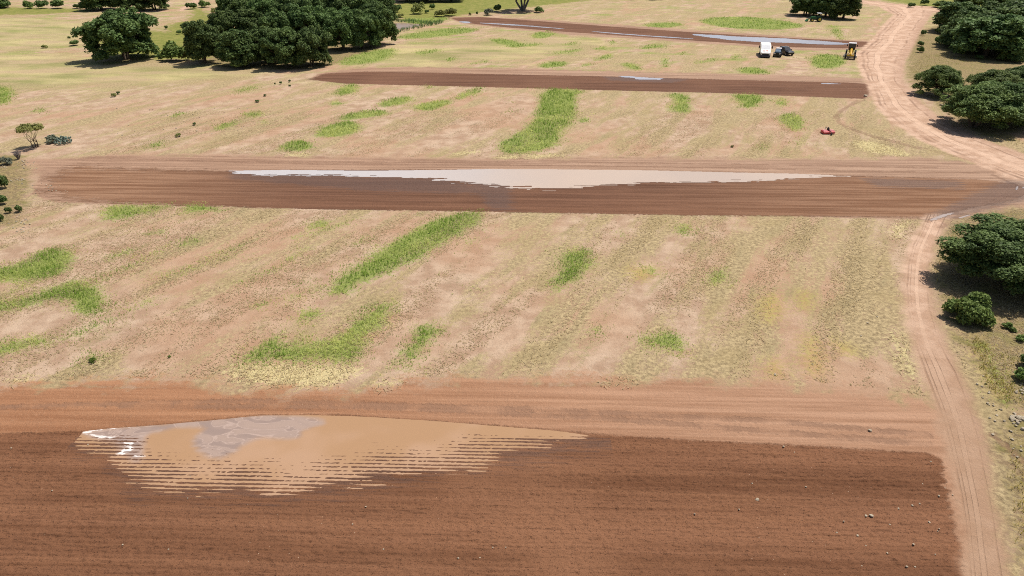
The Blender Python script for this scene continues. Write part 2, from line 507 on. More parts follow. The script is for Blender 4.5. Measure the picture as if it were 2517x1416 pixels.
def fields(x, y):
    F = {}
    F['plough'] = np.max([poly_sdf(x, y, p, 6) for p in W_PLOUGH], 0)
    F['berm'] = np.max([poly_sdf(x, y, p, 6) for p in W_BERM], 0)
    F['road'], F['rut'] = road_fields(x, y)
    g = np.full(x.shape, -3.0)
    for p, l in W_GREEN:
        s = poly_sdf(x, y, p, 3)
        g = np.maximum(g, np.where(s > 0, s * l, s) - (1 - l) * .8)
    F['green'] = g
    g = np.full(x.shape, -3.0)
    for p, l in W_PALE:
        g = np.maximum(g, poly_sdf(x, y, p, 3) - (1 - l) * .8)
    F['pale'] = g
    for nm, L in (('meadow', MEADOW), ('litter', LITTER), ('yellowish', YELLOWISH), ('gold', GOLD), ('bare', BARE)):
        F[nm] = np.max([poly_sdf(x, y, smooth_poly(GP(p), 2), 8) for p in L], 0)
    d = np.full(x.shape, 9.0)
    for p in W_TRACK:
        x0, y0 = p.min(0) - 3
        x1, y1 = p.max(0) + 3
        m = (x > x0) & (x < x1) & (y > y0) & (y < y1)
        if m.any(): d[m] = np.minimum(d[m], seg_dist(x[m], y[m], p))
    F['track'] = d
    # wetness round the pools
    yu = np.interp(x, P1_UP[:, 0], P1_UP[:, 1], left=-99, right=-99)
    yl = np.interp(x, P1_LOW[:, 0], P1_LOW[:, 1], left=99, right=99)
    w = np.minimum((yu - y) * 3 - 1.0, (y - yl + 1.8) * .6) - .3
    w = np.maximum(w, poly_sdf(x, y, GP([(1080, 425), (1280, 430), (1300, 530), (1180, 530), (1140, 470)]), 3) - 1.6)
    w = np.maximum(w, poly_sdf(x, y, GP([(560, 420), (1100, 440), (1250, 480), (900, 470), (560, 440)]), 3))
    w = np.maximum(w, poly_sdf(x, y, GP([(2080, 430), (2380, 440), (2380, 470), (2150, 465)]), 3) - .8)
    w = np.maximum(w, poly_sdf(x, y, GP([(2470, 440), (2540, 445), (2540, 490), (2360, 535), (2270, 540), (2300, 520)]), 3))
    w = np.maximum(w, poly_sdf(x, y, GP([(1480, 188), (1700, 194), (1650, 204), (1500, 198)]), 3))
    F['wet'] = w
    return F


GROUND_PARTS = {'ground': [], 'road': [], 's0': [], 's1': [], 's2': [], 's3': []}


def rect_patch(xs, ys):
    X, Y = np.meshgrid(xs, ys)
    x, y = X.ravel(), Y.ravel()
    z = height(x, y)
    # relief fades out on the patch borders so neighbouring patches meet
    F = fields(x, y)
    nx, ny = len(xs), len(ys)
    i = np.arange(nx * ny).reshape(ny, nx)
    q = np.stack([i[:-1, :-1], i[:-1, 1:], i[1:, 1:], i[1:, :-1]], -1).reshape(-1, 4)
    sd = [poly_sdf(x, y, p, 3)[q].mean(1) for p in W_PLOUGH]
    rd = F['road'][q].mean(1)
    cls = np.zeros(len(q), int)
    cls[rd > 0] = 1
    for k in range(4): cls[(sd[k] > 0) & (rd <= 0)] = 2 + k
    co = np.stack([x, y, z], 1)
    for ci, key in enumerate(GROUND_PARTS):
        f = q[cls == ci]
        if not len(f): continue
        used, inv = np.unique(f, return_inverse=True)
        GROUND_PARTS[key].append((co[used], inv.reshape(-1, 4), {k: v[used] for k, v in F.items()}))


def build_ground(mat):
    def L(a, b, d): return np.linspace(a, b, int(round((b - a) / d)) + 1)
    rect_patch(L(-44, 44, .12), L(16, 45, .075))
    rect_patch(L(-44, 44, .12), L(45, 62, .14))
    rect_patch(L(-92, -44, .4), L(16, 62, .4))
    rect_patch(L(44, 92, .4), L(16, 62, .4))
    rect_patch(L(-92, 92, .3), L(62, 110, .25))
    rect_patch(L(-190, -92, 1.), L(16, 110, 1.))
    rect_patch(L(92, 190, 1.), L(16, 110, 1.))
    rect_patch(L(-190, 190, .6), L(110, 200, .5))
    rect_patch(L(-320, 320, 1.2), L(200, 420, .9))
    rect_patch(L(-3000, 3000, 100), L(420, 3500, 100))
    rect_patch(L(-3000, -190, 90), L(-1500, 200, 85))
    rect_patch(L(190, 3000, 90), L(-1500, 200, 85))
    rect_patch(L(-3000, -320, 90), L(200, 420, 44))
    rect_patch(L(320, 3000, 90), L(200, 420, 44))
    rect_patch(L(-190, 190, 40), L(-1500, 16, 100))
    names = {'ground': ('ground', 'dry sandy field of bare pink soil and mown straw between ploughed strips', 'ground'),
             'road': ('dirt_road', 'pale rutted dirt road curving along the right side of the field', 'road'),
             's0': ('ploughed_strip', 'nearest and widest strip of dark brown ploughed soil, across the bottom of the photo', 'ploughed soil'),
             's1': ('ploughed_strip', 'second nearest ploughed strip, with a long pale pool along its far edge', 'ploughed soil'),
             's2': ('ploughed_strip', 'third ploughed strip from the front, dark with only thin streaks of water', 'ploughed soil'),
             's3': ('ploughed_strip', 'farthest ploughed strip, narrow, with a long sky blue pool behind the vehicles', 'ploughed soil')}
    for key, lst in GROUND_PARTS.items():
        off, cos, fs = 0, [], []
        at = {k: [] for k in lst[0][2]}
        for co, f, F in lst:
            cos.append(co)
            fs.append(f + off)
            off += len(co)
            for k in at: at[k].append(F[k])
        nm, lab, cat = names[key]
        me = np_mesh(nm, np.vstack(cos), np.vstack(fs), [mat], True)
        for k in at: fattr(me, k, np.concatenate(at[k]))
        o = link(nm, me)
        tag(o, lab, cat, 'ploughed strips across the field' if key[0] == 's' else None, 'structure')


def ground_material():
    k = NT('field_soil')
    P = k.pos()
    A = {n: k.attr(n) for n in ('plough', 'berm', 'road', 'rut', 'green', 'pale', 'meadow', 'litter', 'yellowish', 'gold', 'bare', 'track', 'wet')}
    nb = k.noise(P, .055, 3)
    nm = k.noise(P, .45, 5, .6)
    nf = k.noise(P, 2.6, 6, .65)
    ng = k.noise(P, 11, 6, .7)
    nq = k.noise(P, 30, 3, .7)
    # rows of the old mowing run obliquely across the fields
    Pr = k.mapping(P, rot=R(-61), scale=(1, 1, 1))      # x along the rows after rotation
    Ps = k.mapping(Pr, scale=(.11, 1, 1))
    ns = k.noise(k.mapping(Pr, scale=(.2, 1, 1)), .23, 5, .55, .5)
    ns2 = k.noise(k.mapping(Pr, loc=(9, 31, 0), scale=(.28, 1, 1)), .55, 5, .6, .4)
    # bare soil
    soil = k.mix(k.mr(nm, .2, .8), (.355, .232, .152), (.50, .365, .255))
    soil = k.mix(k.mr(nb, .35, .75, 0, .6), soil, (.405, .24, .145))
    soil = k.mix(k.mr(ng, .55, .95, .0, .7), soil, (.20, .118, .075))
    soil = k.mix(k.mr(nf, .55, 1.0, .0, .4), soil, (.26, .16, .10))  # dark mottling paints tuft shadows into the soil colour
    # straw and stubble
    straw = k.mix(k.mr(nf, .15, .85), (.225, .165, .09), (.50, .385, .21))
    straw = k.mix(k.mr(ng, .5, .9, 0, .8), straw, (.13, .098, .05))  # dark specks stand in for the shadows of tufts
    straw = k.mix(k.mr(nq, .6, .95, 0, .5), straw, (.58, .47, .27))
    straw = k.mix(k.mr(k.noise(P, .14, 3), .48, .68, 0, .35), straw, (.31, .235, .11))
    scov = k.math('ADD', k.math('MULTIPLY', ns, .62), k.math('MULTIPLY', ns2, .38))
    scov = k.math('ADD', scov, k.math('MULTIPLY', k.math('SUBTRACT', nf, .5), .28))
    scov = k.math('ADD', scov, k.math('MULTIPLY', k.math('SUBTRACT', ng, .5), .34))
    scov = k.math('ADD', scov, k.mr(A['yellowish'], -5, 4, 0, .16))
    scov = k.math('SUBTRACT', scov, k.mr(A['bare'], -1.2, 1.0, 0, .42))
    xyz = k.n('SeparateXYZ')
    k.put(xyz.inputs[0], P)
    scov = k.math('ADD', scov, k.mr(xyz.outputs[0], -30, 30, -.045, .02))
    scov = k.math('ADD', scov, k.mr(xyz.outputs[1], 90, 190, 0, .03))
    col = k.mix(k.mr(scov, .38, .60), soil, straw)
    # dull green weeds in the rows
    wd = k.math('ADD', k.math('MULTIPLY', ns2, .6), k.math('MULTIPLY', nf, .45))
    col = k.mix(k.mr(wd, .62, .9, 0, .5), col, (.21, .18, .095))
    fg = k.noise(k.mapping(P, loc=(7, 3, 0), rot=R(-20), scale=(.45, 1, 1)), .14, 5, .62)
    fgm = k.math('MULTIPLY', k.mr(fg, .52, .82, 0, .75), k.mr(xyz.outputs[1], 125, 165))
    col = k.mix(fgm, col, k.mix(k.mr(nf, .2, .8), (.17, .21, .05), (.30, .32, .09)))
    fg2 = k.noise(k.mapping(P, loc=(70, 31, 0), scale=(.4, 1, 1)), .2, 5, .6)
    col = k.mix(k.math('MULTIPLY', k.mr(fg2, .55, .9, 0, .6), k.mr(xyz.outputs[1], 125, 165)), col, (.47, .40, .19))
    # yellow dry grass zones
    yb = k.noise(k.mapping(P, scale=(.45, 1, 1)), .10, 5, .6)
    ycol = k.mix(k.mr(yb, .2, .8), (.20, .215, .065), (.54, .45, .22))
    ycol = k.mix(k.mr(k.noise(k.mapping(P, loc=(50, 9, 0), scale=(.35, 1, 1)), .16, 5, .6), .35, .8, 0, .85), ycol, (.44, .315, .20))
    ycol = k.mix(k.mr(ng, .5, .8, 0, .6), ycol, (.17, .17, .05))
    col = k.mix(k.mr(k.math('ADD', A['yellowish'], k.math('MULTIPLY', k.math('SUBTRACT', yb, .5), 16)), -2.5, 6, 0, .72), col, ycol)
    gcol = k.mix(k.mr(nf, .35, .65), (.42, .29, .05), (.36, .30, .07))
    col = k.mix(k.mr(k.math('ADD', A['gold'], k.math('MULTIPLY', k.math('SUBTRACT', nf, .5), 3.0)), -1.2, 1.6, 0, .6), col, gcol)
    # litter, shrubland floor
    lit = k.mix(k.mr(nf, .3, .7), (.14, .10, .05), (.29, .215, .09))
    lit = k.mix(k.mr(ng, .55, .75, 0, .7), lit, (.45, .37, .25))
    lit = k.mix(k.mr(nm, .45, .8, 0, .7), lit, (.17, .155, .045))
    col = k.mix(k.mr(k.math('ADD', A['litter'], k.math('MULTIPLY', k.math('SUBTRACT', nm, .5), 3)), -1, 1, 0, .9), col, lit)
    mead = k.mix(k.mr(nm, .3, .7), (.17, .19, .035), (.25, .235, .06))
    mead = k.mix(k.mr(nf, .4, .7, 0, .6), mead, (.11, .135, .025))
    col = k.mix(k.mr(k.math('ADD', A['meadow'], k.math('MULTIPLY', k.math('SUBTRACT', nm, .5), 10)), -1.5, 2.0, 0, .92), col, mead)
    # pale hay
    hay = k.mix(k.mr(ng, .3, .7), (.40, .34, .15), (.66, .56, .30))
    col = k.mix(k.mr(k.math('ADD', A['pale'], k.math('MULTIPLY', k.math('SUBTRACT', nf, .5), 3)), -.6, .7, 0, .8), col, hay)
    # green grass base
    gr = k.mix(k.mr(nf, .2, .8), (.13, .185, .038), (.25, .30, .075))
    gr = k.mix(k.mr(ng, .45, .75, 0, .6), gr, (.26, .27, .07))
    gm = k.math('ADD', A['green'], k.math('MULTIPLY', k.math('SUBTRACT', nf, .5), 2.0))
    gm = k.math('ADD', gm, k.math('MULTIPLY', k.math('SUBTRACT', ng, .5), 1.6))
    gm = k.math('ADD', gm, k.math('MULTIPLY', k.math('SUBTRACT', nm, .5), 1.6))
    col = k.mix(k.mr(gm, -.6, 1.0, 0, .9), col, gr)
    # along-strip streaks
    Pt = k.mapping(P, rot=-TILT)
    st1 = k.noise(k.mapping(Pt, scale=(.035, 1, 1)), 1.5, 6, .62)
    st2 = k.noise(k.mapping(Pt, loc=(3, 7, 0), scale=(.10, 1, 1)), 4.2, 5, .65)
    st3 = k.noise(k.mapping(Pt, loc=(13, 2, 0), scale=(.02, 1, 1)), .55, 4, .6)
    # berm
    bc = k.mix(k.mr(st1, .1, .9), (.29, .155, .09), (.44, .26, .165))
    bc = k.mix(k.mr(xyz.outputs[0], -25, 20, .75, 0), bc, k.mix(k.mr(st1, .1, .9), (.245, .105, .048), (.36, .17, .082)))
    bc = k.mix(k.mr(xyz.outputs[1], 50, 80, 0, .75), bc, k.mix(k.mr(st1, .2, .8), (.23, .145, .10), (.40, .27, .19)))
    bc = k.mix(k.mr(st2, .6, .95, 0, .4), bc, (.21, .12, .075))
    bc = k.mix(k.mr(ng, .62, .75, 0, .35), bc, (.50, .32, .2))
    bm = k.math('ADD', A['berm'], k.math('MULTIPLY', k.math('SUBTRACT', st1, .5), 1.6))
    bm = k.math('ADD', bm, k.math('MULTIPLY', k.math('SUBTRACT', nm, .55), 3.4))
    bm = k.math('ADD', bm, k.math('MULTIPLY', k.math('SUBTRACT', nf, .5), 1.5))
    bm = k.math('ADD', bm, k.mr(A['plough'], -1.2, .2, 0, 4))
    bmask = k.mr(bm, -.9, 1.1)
    col = k.mix(bmask, col, bc)
    # road
    rc = k.mix(k.mr(nm, .3, .7), (.43, .275, .185), (.555, .38, .27))
    rc = k.mix(k.mr(ng, .5, .8, 0, .35), rc, (.36, .21, .14))
    rutn = k.math('ADD', A['rut'], k.math('MULTIPLY', k.math('SUBTRACT', k.noise(P, .06, 3), .5), .10))
    rmask = None
    rbrk = k.mr(k.noise(P, .13, 5, .65), .3, .8, .05, 1)
    for c0, wd_ in ((.14, .034), (.235, .016), (.37, .010), (.50, .011), (.79, .024)):
        q = k.mr(k.math('ABSOLUTE', k.math('SUBTRACT', rutn, c0)), wd_ * .35, wd_ * 1.25, 1, 0)
        rmask = q if rmask is None else k.math('MAXIMUM', rmask, q)
    rmask = k.math('MULTIPLY', rmask, rbrk)
    rc = k.mix(k.math('MULTIPLY', rmask, .72), rc, (.20, .115, .075))
    rc = k.mix(k.mr(k.math('ABSOLUTE', k.math('SUBTRACT', rutn, .44)), .03, .10, .4, 0), rc, (.66, .46, .33))
    edge = k.mr(A['rut'], .72, .98)
    rc = k.mix(k.math('MULTIPLY', edge, .45), rc, (.33, .20, .135))
    rm = k.math('ADD', A['road'], k.math('MULTIPLY', k.math('SUBTRACT', nm, .5), .9))
    rm = k.math('ADD', rm, k.math('MULTIPLY', k.math('SUBTRACT', ng, .5), .4))
    rmk = k.mr(rm, -.55, .65)
    near_r = k.mr(xyz.outputs[1], 34, 60)
    rc = k.mix(k.math('MULTIPLY', k.math('SUBTRACT', 1.0, near_r), .7), rc, (.32, .195, .118))
    col = k.mix(rmk, col, rc)
    # wheel tracks
    tr = k.math('ADD', A['track'], k.math('MULTIPLY', k.math('SUBTRACT', nf, .5), .5))
    tm = k.math('MULTIPLY', k.mr(tr, .1, .42, 1, 0), k.mr(nm, .3, .6, .25, .75))
    col = k.mix(k.math('MULTIPLY', tm, .8), col, (.22, .125, .08))
    # ploughed soil
    pc = k.mix(k.mr(st3, .2, .8), (.140, .061, .030), (.240, .113, .060))
    pc = k.mix(k.mr(st1, .4, .9, 0, .5), pc, (.25, .118, .060))
    pc = k.mix(k.mr(st2, .55, .95, 0, .55), pc, (.075, .032, .016))
    pc = k.mix(k.mr(nb, .35, .8, 0, .7), pc, (.265, .128, .068))
    pc = k.mix(k.mr(ng, .56, .86, 0, .9), pc, (.030, .013, .008))  # near-black specks paint the shade in gaps between clods
    pc = k.mix(k.mr(nq, .65, .95, 0, .5), pc, (.25, .13, .07))
    vd = k.vor(P, 7)
    pc = k.mix(k.mr(vd, .03, .075, .5, 0), pc, (.42, .29, .19))
    pm = k.math('ADD', A['plough'], k.math('MULTIPLY', k.math('SUBTRACT', nf, .5), k.mr(xyz.outputs[1], 40, 65, .28, .9)))
    pm = k.math('ADD', pm, k.math('MULTIPLY', k.math('SUBTRACT', ng, .5), .35))
    pm = k.math('ADD', pm, k.math('MULTIPLY', k.math('MULTIPLY', k.math('SUBTRACT', st2, .62), k.mr(xyz.outputs[1], 58, 66)), k.mr(xyz.outputs[0], -66, -30, 9, .6)))
    pm = k.math('ADD', pm, k.math('MULTIPLY', k.math('MULTIPLY', k.math('SUBTRACT', st1, .5), k.mr(xyz.outputs[0], 18, 22, .25, 1.0)), k.mr(xyz.outputs[1], 34, 60, 1, .5)))
    pmask = k.mr(pm, -.15, .18)
    pmask = k.math('MULTIPLY', pmask, k.math('SUBTRACT', 1.0, rmk))
    # the ploughing pales towards the headlands
    lp = k.mr(xyz.outputs[1], 60, 66)
    hl = k.math('MULTIPLY', lp, k.mr(xyz.outputs[1], 112, 118, 1, 0))
    hl = k.math('MULTIPLY', hl, k.math('MAXIMUM', k.mr(xyz.outputs[0], -58, -24, .75, 0), k.mr(xyz.outputs[0], 12, 50, 0, .6)))
    pc = k.mix(k.mr(xyz.outputs[1], 50, 90, 0, .55), pc, k.mix(k.mr(st1, .2, .8), (.075, .041, .029), (.155, .085, .060)))
    pc = k.mix(hl, pc, k.mix(k.mr(st1, .3, .7), (.21, .105, .055), (.36, .21, .125)))
    col = k.mix(pmask, col, pc)
    wm = k.math('ADD', A['wet'], k.math('MULTIPLY', k.math('SUBTRACT', st2, .5), 3))
    wmask = k.mr(wm, -.6, .8)
    col = k.mix(k.math('MULTIPLY', wmask, .5), col, (.075, .036, .022))
    # scattered pale grit
    gv = k.vor(P, 2.3)
    col = k.mix(k.math('MULTIPLY', k.mr(gv, .03, .06, .8, 0), k.mr(k.noise(P, .09, 3), .5, .62)), col, (.62, .50, .36))
    k.put(k.b.inputs['Base Color'], col)
    k.put(k.b.inputs['Roughness'], k.mr(wmask, 0, 1, .95, .6))
    k.put(k.b.inputs['Specular IOR Level'], k.mr(wmask, 0, 1, .12, .3))
    h = k.math('ADD', k.math('MULTIPLY', ng, .55), k.math('MULTIPLY', nf, .9))
    h = k.math('ADD', h, k.math('MULTIPLY', nq, .3))
    h = k.math('ADD', h, k.math('MULTIPLY', k.math('MULTIPLY', st2, pmask), 1.2))
    h = k.math('SUBTRACT', h, k.math('MULTIPLY', k.math('MULTIPLY', rmask, rmk), .8))
    h = k.math('SUBTRACT', h, tm)
    k.bump(h, .75, .09)
    return k.m


SOIL = ground_material()
build_ground(SOIL)


# ------------------------------------------------------------------ pools
def water_material(name, mud, mud2, film=False, rough=.06, spec=.5, far=False):
    k = NT(name)
    P = k.pos()
    n1 = k.noise(P, .12 if not far else .03, 3)
    col = k.mix(k.mr(n1, .35, .65), mud, mud2)
    rgh = rough
    if name == 'muddy_water_sky_glare':
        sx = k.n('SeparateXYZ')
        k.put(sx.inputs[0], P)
        col = k.mix(k.mr(k.math('ADD', sx.outputs[0], k.math('MULTIPLY', n1, 14)), -18, 16), (.47, .435, .42), col)  # whiter toward the left: sky glare put into the water colour
    if film:
        w = k.n('TexNoise')
        k.put(w.inputs['Vector'], k.mapping(P, scale=(.6, 1.2, 1)))
        w.inputs['Scale'].default_value = .5
        w.inputs['Detail'].default_value = 2
        sw = k.noise(k.mapping(P, rot=R(20), scale=(.5, 1.1, 1)), .55, 3, .5, 2.6)
        fm = k.math('ADD', k.attr('film'), k.math('MULTIPLY', k.math('SUBTRACT', sw, .5), .35))
        lav = k.mix(k.mr(sw, .2, .8), (.26, .190, .158), (.33, .24, .192))
        lav = k.mix(k.mr(k.math('ABSOLUTE', k.math('SUBTRACT', sw, .52)), 0, .06, .5, 0), lav, (.46, .345, .285))
        col = k.mix(k.mr(fm, -.4, .3), col, lav)
        fo = k.math('ADD', k.attr('foam'), k.math('MULTIPLY', k.math('SUBTRACT', k.noise(k.mapping(P, scale=(.5, 1.4, 1)), 4, 5, .7), .5), .35))
        fmask = k.mr(fo, -.02, .1, 0, .7)
        col = k.mix(fmask, col, (.80, .76, .72))
        rgh = k.mr(fmask, 0, 1, rough, .8)
    k.put(k.b.inputs['Base Color'], col)
    k.put(k.b.inputs['Roughness'], rgh)
    k.b.inputs['IOR'].default_value = 1.33
    k.b.inputs['Specular IOR Level'].default_value = spec
    k.bump(k.noise(P, 6, 2), .02, .02)
    return k.m


def cell_sheet(name, x0, x1, y0, y1, dx, dy, fn, z, mat, extra=None):
    xs, ys = np.arange(x0, x1, dx), np.arange(y0, y1, dy)
    X, Y = np.meshgrid(xs, ys)
    nx, ny = len(xs), len(ys)
    i = np.arange(nx * ny).reshape(ny, nx)
    q = np.stack([i[:-1, :-1], i[:-1, 1:], i[1:, 1:], i[1:, :-1]], -1).reshape(-1, 4)
    keep = fn(X.ravel(), Y.ravel())[q].mean(1) > 0
    q = q[keep]
    used, inv = np.unique(q, return_inverse=True)
    x, y = X.ravel()[used], Y.ravel()[used]
    zz = np.full(len(x), z) if not callable(z) else z(x, y)
    me = np_mesh(name, np.stack([x, y, zz], 1), inv.reshape(-1, 4), [mat], True)
    if extra:
        for kk, vv in extra(x, y).items(): fattr(me, kk, vv)
    return link(name, me)


FILM = smooth_poly(GP([(195, 1062), (380, 1044), (520, 1031), (640, 1020), (770, 1026), (800, 1040), (765, 1050), (738, 1060), (742, 1076), (690, 1078), (640, 1074), (600, 1090), (572, 1116), (530, 1128), (500, 1116), (470, 1088), (490, 1068), (505, 1050), (450, 1046), (400, 1060), (370, 1062), (352, 1078), (350, 1098), (345, 1140), (310, 1120), (290, 1090), (240, 1076)]), 2)
FOAM = [GP([(195, 1063), (250, 1053), (330, 1048), (330, 1050), (250, 1057), (214, 1065), (260, 1072), (320, 1076), (310, 1080), (240, 1077)]),
        GP([(300, 1084), (330, 1086), (325, 1108), (300, 1120), (285, 1114), (310, 1100)]),
        GP([(330, 1118), (360, 1120), (350, 1124), (325, 1122)])]
W_MUD = water_material('muddy_water', (.345, .205, .11), (.38, .235, .142), True)
W_PALE_W = water_material('muddy_water_sky_glare', (.44, .345, .275), (.48, .37, .285), rough=.10, far=True)
W_SKY = water_material('sky_tinted_water', (.34, .34, .38), (.38, .37, .40), rough=.22, far=True)  # milky base colour brightened to stand in for reflected sky

W_RUT = water_material('rut_water', (.28, .225, .195), (.36, .29, .25), rough=.12, far=True)


def p1_mask(x, y):
    yu = np.interp(x, P1_UP[:, 0], P1_UP[:, 1], left=-99, right=-99)
    yl = np.interp(x, P1_LOW[:, 0], P1_LOW[:, 1], left=99, right=99)
    return np.minimum(yu - y + .25, y - yl + 3.2)


def p1_attr(x, y):
    foam = np.max([poly_sdf(x, y, p, 2) for p in FOAM], 0)
    return {'film': poly_sdf(x, y, FILM, 3), 'foam': foam}


o = cell_sheet('puddle', P1_UP[0, 0], P1_UP[-1, 0], 27, 40.5, .16, .12, p1_mask, 0.0, W_MUD, p1_attr)
tag(o, 'large orange brown muddy pool with a grey swirl of film in the nearest ploughed strip', 'puddle', None, 'structure')

P2_UP = GP([(560, 420), (700, 418), (900, 420), (1100, 418), (1200, 416), (1400, 417), (1600, 419), (1800, 424), (1950, 427), (2090, 432)])
P2_LOW = GP([(560, 420), (620, 430), (700, 432), (850, 433), (950, 438), (1080, 440), (1150, 452), (1250, 462), (1400, 463), (1500, 455), (1600, 448), (1700, 447), (1800, 444), (1900, 441), (2000, 437), (2090, 431)])


def p2_mask(x, y):
    yu = np.interp(x, P2_UP[:, 0], P2_UP[:, 1], left=-99, right=-99)
    yl = np.interp(x, P2_LOW[:, 0], P2_LOW[:, 1], left=999, right=999)
    f = np.cos(2 * np.pi * y / .55 + 3 * fbm(x * .1, y * .3, 2))
    rag = (fbm(x * .12, y * 2.2, 3) - .5) * 1.7 + f * .4 + (fbm(x * .9, y * 2, 2) - .5) * 1.6
    return np.minimum(yu - y, y - yl + rag)


o = cell_sheet('puddle', P2_UP[0, 0] - .5, P2_UP[-1, 0] + .5, P2_LOW[:, 1].min() - 3, P2_UP[:, 1].max() + 1, .22, .11, p2_mask, lambda x, y: height(x, y) + .014, W_PALE_W)
tag(o, 'long pale milky pool along the far edge of the second ploughed strip', 'puddle', None, 'structure')


def px_pool(pts, label, mat, rag=.6, dx=.3, dy=.2, z=.075, freq=.25):
    p = smooth_poly(GP(pts), 2)

    def fn(x, y):
        return poly_sdf(x, y, p, 3) + (fbm(x * freq + 3, y * freq * 4, 3) - .5) * rag
    x0, y0 = p.min(0) - .5
    x1, y1 = p.max(0) + .5
    o = cell_sheet('puddle', x0, x1, y0, y1, dx, dy, fn, lambda x, y: height(x, y) + z * .2, mat)
    tag(o, label, 'puddle', None, 'structure')


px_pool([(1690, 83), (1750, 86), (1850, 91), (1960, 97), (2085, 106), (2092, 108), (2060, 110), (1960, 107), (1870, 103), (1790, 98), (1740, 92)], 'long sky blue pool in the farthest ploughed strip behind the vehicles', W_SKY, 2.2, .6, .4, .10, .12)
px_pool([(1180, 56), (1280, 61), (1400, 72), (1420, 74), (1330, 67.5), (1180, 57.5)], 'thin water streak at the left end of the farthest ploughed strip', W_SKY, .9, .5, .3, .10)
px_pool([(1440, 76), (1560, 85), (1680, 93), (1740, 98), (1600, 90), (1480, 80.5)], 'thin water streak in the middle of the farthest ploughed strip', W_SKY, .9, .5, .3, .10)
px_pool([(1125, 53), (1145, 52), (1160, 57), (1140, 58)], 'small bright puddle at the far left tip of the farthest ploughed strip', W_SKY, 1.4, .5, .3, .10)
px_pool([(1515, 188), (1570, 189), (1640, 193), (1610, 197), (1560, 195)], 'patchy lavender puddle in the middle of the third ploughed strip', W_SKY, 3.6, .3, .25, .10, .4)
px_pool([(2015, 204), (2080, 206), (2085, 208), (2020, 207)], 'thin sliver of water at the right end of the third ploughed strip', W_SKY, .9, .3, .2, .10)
px_pool([(2283, 541), (2310, 529), (2344, 521), (2347, 523), (2318, 533), (2290, 544)], 'long narrow rut puddle where the lower track meets the second strip', W_RUT, .5, .10, .05, .085, 1.6)
px_pool([(2353, 536), (2372, 530), (2386, 527), (2386, 528.5), (2362, 537)], 'short rut puddle to the right of a longer one by the track junction', W_RUT, .05, .10, .05, .092, .8)
px_pool([(2497, 459), (2503, 457), (2503, 463), (2499, 468), (2496, 466)], 'small white puddle in the wheel rut at the right edge where road and second strip meet', W_RUT, .1, .10, .05, .085)
px_pool([(2511, 461), (2522, 458), (2530, 460), (2514, 464)], 'puddle cut by the right edge where the road meets the second strip', W_RUT, .1, .10, .05, .095)
px_pool([(940, 60), (985, 56), (1045, 60), (1020, 66), (985, 72), (930, 78)], 'brown pond ringed by green reeds beside the oak grove', water_material('pond_water', (.30, .20, .145), (.34, .23, .165), rough=.12, far=True), .5, .6, .5, .09)

# ------------------------------------------------------------------ plants
def leaf_mat(name, c1, c2, trans=.25):
    k = NT(name)
    oi = k.n('ObjectInfo').outputs['Random']
    t = k.attr('tint')
    col = k.mix(t, c1, c2)
    hs = k.n('HueSaturation')
    k.put(hs.inputs['Color'], col)
    k.put(hs.inputs['Value'], k.mr(oi, 0, 1, .82, 1.18, False))
    k.put(hs.inputs['Hue'], k.mr(oi, 0, 1, .488, .508, False))
    k.put(k.b.inputs['Base Color'], hs.outputs[0])
    k.b.inputs['Roughness'].default_value = .6
    k.b.inputs['Specular IOR Level'].default_value = .15
    tr = k.n('BsdfTranslucent')
    k.put(tr.inputs[0], hs.outputs[0])
    mx = k.n('MixShader')
    mx.inputs[0].default_value = trans
    k.t.links.new(k.b.outputs[0], mx.inputs[1])
    k.t.links.new(tr.outputs[0], mx.inputs[2])
    k.t.links.new(mx.outputs[0], k.out.inputs[0])
    return k.m


OAK = leaf_mat('oak_leaves', (.040, .080, .024), (.165, .235, .070))
OAK_LIGHT = leaf_mat('light_oak_leaves', (.055, .095, .026), (.20, .26, .075))
BUSH = leaf_mat('shrub_leaves', (.07, .12, .03), (.20, .27, .07))
OLIVE = leaf_mat('olive_leaves', (.15, .165, .045), (.33, .34, .11))
GREY = leaf_mat('grey_leaves', (.12, .14, .09), (.29, .31, .22))
BLUE = leaf_mat('cactus_pads', (.10, .15, .12), (.24, .31, .26), .05)
BARK = simple('oak_bark', (.10, .075, .055), .9, 0, .35, 6, .2)
TWIG = simple('dead_twigs', (.20, .17, .16), .9, 0, .25, 6, .2)
GRASS = leaf_mat('green_grass_blades', (.23, .335, .055), (.58, .60, .20), .5)
STRAW = leaf_mat('straw_blades', (.45, .36, .20), (.72, .62, .38), .5)
REED = leaf_mat('reed_blades', (.10, .19, .06), (.22, .34, .13), .3)


def unit(v):
    return v / (np.linalg.norm(v, axis=1, keepdims=True) + 1e-9)


def leaves_from(pts, nrm, size, r):
    """irregular diamond leaves -> verts, faces"""
    n = len(pts)
    t = unit(np.cross(nrm, r.normal(size=(n, 3))))
    b = np.cross(nrm, t)
    s = (size * r.uniform(.6, 1.4, n))[:, None]
    v = np.stack([pts + t * s, pts + b * s * .62 + nrm * s * .12, pts - t * s * .9, pts - b * s * .62 + nrm * s * .12], 1).reshape(-1, 3)
    f = np.arange(4 * n).reshape(n, 4)
    return v, f


